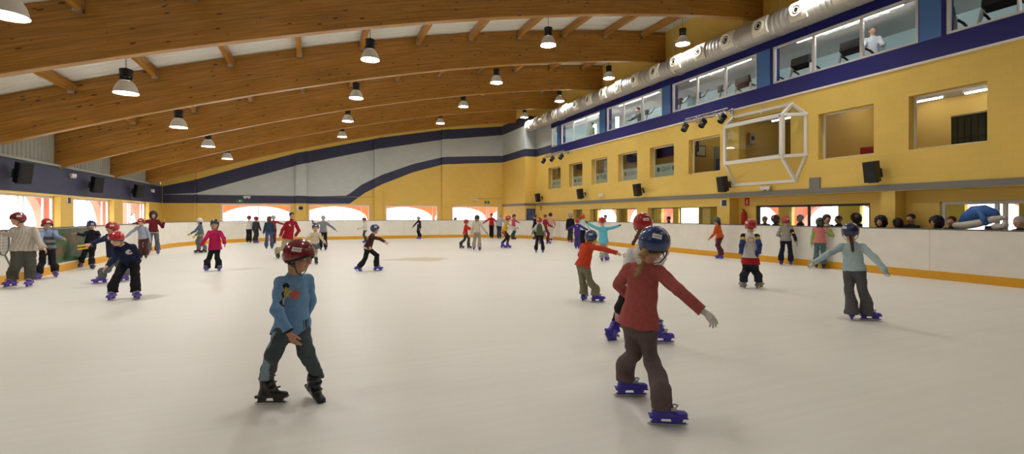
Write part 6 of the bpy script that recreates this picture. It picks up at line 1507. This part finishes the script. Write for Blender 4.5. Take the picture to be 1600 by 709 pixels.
P += [
 dict(label='girl in orange jumper and plum trousers by the right barrier, head bowed', at=(1125, 404), top=341, yaw=-112, lean=12, hpitch=25, top_c=(.56, .095, .014), trousers=(.085, .03, .05), helmet='teal', sticker='front', hairstyle='longunder', hair='black', armR=(8, 10, 5, 25), armL=(8, 15, 5, 40), flare=1.3, stance=.1),
 dict(label='boy in grey jumper and dark trousers facing the spectator window, red helmet', at=(1228, 414), top=340.5, yaw=176, top_c=(.30, .275, .255), zone=zones(sleeves(BLK, .1, .9, (1,)), sleeves((.55, .40, .10), .3, .38, (1,))), trousers=(.013, .015, .032), helmet='red', sticker='rightback', armR=(22, -6, 16, 2), armL=(24, 12, -30, 70), stance=.26, lean=2, toes=-8),
 dict(label='girl in pink vest over green sleeves and teal trousers facing the barrier', at=(1281, 419), top=342.5, yaw=178, top_c=(.60, .205, .175), zone=sleeves((.28, .40, .11), .12), trousers=(.10, .165, .19), skate='black', helmet='dark', hairstyle='longunder', hair='black', armR=(48, 10, -15, 150), armL=(12, 5, 8, 10), stance=.2, flare=1.25, bag=.02),
 dict(label='small child in purple overall with arms out and red helmet by the barrier', at=(902, 389), top=342.5, yaw=178, top_c=(.06, .032, .21), trousers=(.055, .05, .20), helmet='red', armR=(58, 0, 64, 5), armL=(62, 0, 66, 8), skate='blue', bag=.022, zone=spot((.45, .40, .30), 0, -.05, .03, True)),
 dict(label='child in pale aqua top and black trousers behind the purple child', at=(910, 384), top=336, yaw=170, top_c=(.43, .58, .55), trousers=BLK, helmet='red', armR=(35, 0, 30, 10)),
 dict(label='person in black jacket and grey helmet standing at the far right barrier', at=(891, 379), top=334, yaw=170, top_c=BLK, trousers=(.05, .042, .04), helmet='grey', skate='purple', bag=.022),
 dict(label='boy in green vest with red helmet skating away near the back corner', at=(843, 395), top=341.5, yaw=178, top_c=(.065, .092, .034), zone=zones(sleeves((.58, .58, .60), 0, .4), sleeves((.20, .22, .24), .4, 2)), trousers=BLK, skate='purple', helmet='red', sticker='leftback', glove=(BLK, 'L'), armL=(30, 20, 18, 50), armR=(18, 5, 10, 15), stance=.3, bag=.018),
 dict(label='person in maroon clothes with auburn hair behind the green vest boy', at=(851, 381), top=334.5, yaw=120, top_c=(.21, .02, .028), trousers=(.18, .018, .026), skate='purple', hairstyle='short', hair='auburn', armR=(40, 10, 30, 60), armL=(30, 10, 20, 30), stride=.35),
 dict(label='person in peach top and wide white trousers holding the back corner barrier', at=(860, 376), top=333.5, yaw=176, top_c=(.60, .30, .25), trousers=(.60, .585, .55), flare=1.6, helmet='navy', skate='black', armR=(25, 10, 0, 60), armL=(25, 10, 0, 60), tpad=.02, stance=.1),
 dict(label='person all in black behind the green vest boy, close to the back corner', at=(836.5, 374), top=335.5, yaw=-100, top_c=BLK, trousers=BLK, helmet='dark', skate='black'),
 dict(label='child in yellow vest and red helmet leaning forward near the back barrier', at=(790, 387.5), top=337, yaw=80, lean=20, crouch=.45, hfw=.3, top_c=(.58, .335, .026), zone=sleeves((.55, .53, .50), .2), trousers=BLK, tzone=tstripe((.42, .04, .03)), helmet='red', sticker='rightside', skate='blue', armR=(12, 40, 5, 70), armL=(12, 50, 5, 80), stride=.25, stance=.12, hem=.26),
 dict(label='child in pink jacket and dark helmet beside the yellow vest child, arm out', at=(802, 374), top=335.5, yaw=60, top_c=(.58, .09, .17), trousers=(.04, .065, .07), helmet='dark', skate='black', armL=(65, 15, 75, 15), armR=(20, 10, 10, 30)),
 dict(label='grey haired adult in grey-blue jumper leaning on the back barrier', at=(780, 373), top=334.5, yaw=178, side=9, top_c=(.34, .385, .44), trousers=(.045, .05, .055), hairstyle='short', hair='grey', skate='black', armR=(40, 10, 30, 30), flare=1.3, fat=1.1),
 dict(label='man in red top and black trousers by the back barrier, arms held out', at=(768, 372), top=333.5, yaw=178, top_c=(.40, .018, .028), trousers=BLK, hairstyle='short', hair='auburn', skate='black', armL=(52, 0, 58, 5), armR=(42, 0, 46, 5), flare=1.3, stance=.12),
 dict(label='girl in cream tracksuit with dark helmet and blond hair, seen from behind', at=(745, 391), top=337.5, yaw=170, top_c=(.52, .465, .37), trousers=(.33, .30, .235), flare=1.15, helmet='dark', hairstyle='longunder', hair='blond', armR=(36, -8, 38, -8), armL=(20, 0, 10, 20), glove=((.10, .09, .10), 'R'), stance=.26, bag=.02, tpad=.01),
 dict(label='child in bright red jumper and red helmet striding right beside the cream girl', at=(727, 388), top=343, yaw=80, top_c=(.53, .028, .022), zone=band((.6, .55, .53), -1, .1), trousers=(.055, .05, .058), helmet='red', armR=(15, 55, 10, 80), armL=(15, 60, 10, 85), stride=.42, stance=.12, skate='navy'),
 dict(label='lone child in black with pale chest and grey helmet at the middle back barrier', at=(655, 373.2), top=339, yaw=-50, top_c=(.028, .028, .033), zone=spot((.5, .48, .45), -.02, -.13, .06), trousers=BLK, helmet='grey', skate='purple', armR=(30, 30, 20, 40)),
 dict(label='child in white top and maroon helmet by the back barrier under the second window', at=(570.5, 379.5), top=341, yaw=-88, top_c=(.60, .57, .54), zone=spot((.5, .18, .12), .0, -.12, .05), trousers=(.045, .065, .075), helmet='maroon', skate='blue', armR=(10, 25, 5, 70), armL=(10, 25, 5, 70), stance=.1),
 dict(label='grey haired adult in grey jumper, one hand raised, seen from behind', at=(505, 391), top=337, yaw=178, top_c=(.195, .215, .245), trousers=BLK, hairstyle='short', hair='grey', skate='navy', armR=(52, 0, 48, 4), armL=(78, 0, 20, 165), stance=.2, side=0),
 dict(label='person in white jacket and black trousers holding the back barrier', at=(389, 379.5), top=338, yaw=172, top_c=(.60, .58, .56), trousers=BLK, helmet='maroon', skate='black', armL=(78, 10, 84, 5), armR=(16, 10, 5, 50), flare=1.4),
 dict(label='child in dark jacket with purple skates beside the white jacket person', at=(399.5, 379.8), top=339.5, yaw=150, top_c=(.03, .036, .04), trousers=(.035, .035, .042), helmet='maroon', skate='purple', bag=.02),
 dict(label='girl in navy top and blue flared jeans with auburn hair, seen from behind', at=(420.5, 389), top=338.5, yaw=178, top_c=(.02, .048, .085), trousers=(.065, .085, .18), flare=1.25, stance=.24, hairstyle='long', hair='auburn', skate='navy', armR=(10, 10, 5, 50), armL=(14, 5, 10, 20)),
 dict(label='person in red jacket and grey helmet behind the girl in flared jeans', at=(427, 381), top=337.5, yaw=170, top_c=(.28, .028, .03), trousers=(.10, .02, .025), helmet='grey', skate='black', armR=(70, 5, 78, 8)),
 dict(label='child with pale helmet, yellow gloves and grey-blue jacket, facing left', at=(314, 395), top=342, yaw=-78, top_c=(.095, .135, .18), zone=band((.56, .38, .06), -1, .16), trousers=(.15, .15, .15), glove=((.60, .45, .05), 'both'), helmet='white', hairstyle='longunder', hair='black', skate='black', armR=(14, 35, 8, 55), armL=(12, 20, 6, 40), stride=.2),
 dict(label='woman in maroon jumper and jeans with big dark curly hair, arm on barrier', at=(239.5, 397), top=331.5, yaw=4, top_c=(.125, .014, .02), zone=band((.5, .48, .47), -1, .12), trousers=(.105, .125, .145), flare=1.5, hairstyle='curly', hair='black', skate='purple', armR=(76, 0, 84, 5), armL=(32, -5, 8, 150), stance=.26),
 dict(label='child in pale grey-blue top and red helmet beside the curly haired woman', at=(224, 404.5), top=343, yaw=-10, side=8, top_c=(.28, .325, .41), trousers=(.075, .026, .026), helmet='red', sticker='front', skate='black', armR=(48, 5, 40, 10), armL=(22, 5, 14, 15), stance=.16),
]
for sp in P:
    sp.setdefault('group', GR)
    person(sp)

# ---- a pair of yellow sticks held by the reaching child
g0 = ground(157, 443); a_ = px_plane(121, 384.6, g0, -.12); b_ = px_plane(138, 382.6, g0, -.12)
t = thing('yellow_stick', 'pair of short yellow sticks in the hand of the reaching child', 'stick', tuple(a_))
mb = MB(); mb.tube([(0, 0, 0), tuple(b_ - a_)], .018, 8); mb.build('upper_stick', mat('stick_yellow', (.72, .42, .02), .5), t)
mb = MB(); mb.tube([(0, 0, -.07), tuple(b_ - a_ + np.array([0, 0, -.06]))], .018, 8); mb.build('lower_stick', MATS['stick_yellow'], t)

# ---- onlookers behind the right barrier and inside the dark window
def onlooker(px, py, X, lab, base=0.0, **k):
    X = 14.32 if 14.44 < X < 14.74 and base == 0 else X
    r = ray(px, py); p = CAMP + r * (X / r[0]); zc = p[2]
    S0 = k.get('S', .235); H = (zc - base + .10) if 'H' not in k else k.pop('H')
    d = dict(label=lab, pos=(p[0], p[1], base), at=(px, py), H=H, skate=None, vox=.016, hairstyle='short', hair='black', lean=4, stance=.16, top_c=(.03, .03, .035), trousers=(.03, .03, .035), S=S0)
    d.update(k); return person(d)
ON = 'onlookers behind the right barrier'
onlooker(1377, 346, 14.2, 'woman with wide dark curly hair looking over the right barrier', yaw=-20, hairstyle='curly', S=.25, group=ON, top_c=(.04, .02, .02))
onlooker(1404, 349, 14.4, 'dark haired onlooker in black to the right of the curly haired woman', yaw=-150, hairstyle='long', S=.25, group=ON)
onlooker(1425, 341.5, 14.75, 'short haired man in dark jacket in the shade of the recess', yaw=-30, S=.25, group=ON, skin='tan')
onlooker(1466, 347, 14.45, 'dark haired onlooker left of the blue inflatable, face turned left', yaw=-60, hairstyle='curly', S=.235, group=ON)
onlooker(1488, 346, 14.85, 'brown haired onlooker just behind the blue inflatable', yaw=-20, hair='auburn', S=.25, group=ON)
onlooker(1596, 347, 14.45, 'grey haired onlooker cut by the right edge of the photo', yaw=-40, hair='grey', S=.25, group=ON)
onlooker(1291, 342, 14.5, 'woman with dark hair and white collar facing the girl in the pink vest', yaw=20, hairstyle='long', S=.25, group=ON, zone=spot((.55, .54, .52), 0, -.03, .1), top_c=(.04, .035, .04))
IN = 'silhouettes behind the dark spectator window'
for px, py, lab in ((1196, 343, 'silhouette at the left end of the dark spectator window'), (1213, 343, 'silhouette second from the left end of the dark spectator window'), (1252, 341, 'silhouette left of the central mullion of the dark spectator window'), (1312, 343, 'silhouette right of the pink vest girl inside the dark spectator window'), (1339, 341, 'silhouette near the right end of the dark spectator window')):
    onlooker(px, py, 16.1, lab, yaw=(px * 37) % 360, group=IN, hairstyle='curly' if px % 2 else 'short', S=.25)
onlooker(945, 338.5, 17.0, 'dark figure inside the lobby behind the cyan jacket girl', yaw=90, S=.25)
onlooker(1046, 344, 17.5, 'dark seated figure in the lobby behind the right window', yaw=-90, S=.25, H=1.45)
onlooker(711, 345, 14.0, 'x', yaw=0) if False else None
p_ = at_y(711, 345.5, YB + 1.2); person(dict(label='dark haired person outside the rightmost back window', pos=(p_[0], p_[1], 0), at=(711, 345), H=1.32, yaw=60, skate=None, vox=.02, hairstyle='curly', hair='black', top_c=(.05, .05, .055), trousers=BLK))
# ---- people in the gym
GYM_ = 'people exercising in the gym'
onlooker(1363, 48, 16.35, 'man in white shirt on a treadmill behind the gym glazing', base=GF + .21, yaw=5, top_c=(.42, .44, .46), skin='tan', group=GYM_, armR=(15, 30, 5, 80), armL=(15, 30, 5, 80), S=.235)
onlooker(1001, 170.5, 15.95, 'person in grey top on a bike behind the fourth gym glazing', base=GF, yaw=-70, top_c=(.12, .13, .14), group=GYM_, armR=(10, 50, 5, 70), armL=(10, 50, 5, 70), lean=14)
onlooker(926.7, 194.5, 15.9, 'person in olive vest standing behind the fifth gym glazing', base=GF, yaw=-60, top_c=(.22, .22, .09), zone=sleeves((.03, .16, .17)), group=GYM_)

# ================================================================== LIGHT, SKY, CAMERA
w = bpy.data.worlds.new('sky'); SC.world = w; w.use_nodes = True; nt = w.node_tree
bg = nt.nodes['Background']; bg.inputs[1].default_value = 12.0
tc = nt.nodes.new('ShaderNodeTexCoord'); sp_ = nt.nodes.new('ShaderNodeSeparateXYZ'); nt.links.new(tc.outputs['Generated'], sp_.inputs[0])
rp = nt.nodes.new('ShaderNodeValToRGB'); rp.color_ramp.elements[0].position = .0; rp.color_ramp.elements[0].color = (.98, .99, 1.0, 1); rp.color_ramp.elements[1].position = .7; rp.color_ramp.elements[1].color = (.72, .82, 1.0, 1)
nt.links.new(sp_.outputs['Z'], rp.inputs[0]); nt.links.new(rp.outputs[0], bg.inputs[0])
cam = bpy.data.cameras.new('camera'); cam.sensor_width = 36; cam.lens = F / 1600 * 36; cam.shift_y = -(709 / 2 - HORIZON) / 1600; cam.clip_start = .05; cam.clip_end = 300
co = bpy.data.objects.new('camera', cam); COL.objects.link(co); co.location = (0, 0, EYE); co.rotation_euler = (PI / 2, 0, -YAW); SC.camera = co
SC.view_settings.view_transform = 'Standard'; SC.view_settings.look = 'None'; SC.view_settings.exposure = -0.12; SC.view_settings.gamma = 1.0; SC.view_settings.use_curve_mapping = False
SC.cycles.max_bounces = 8; SC.cycles.diffuse_bounces = 5; SC.cycles.transparent_max_bounces = 12; SC.cycles.use_denoising = True
SC.cycles.sample_clamp_indirect = 8.0; SC.cycles.caustics_reflective = False; SC.cycles.caustics_refractive = False
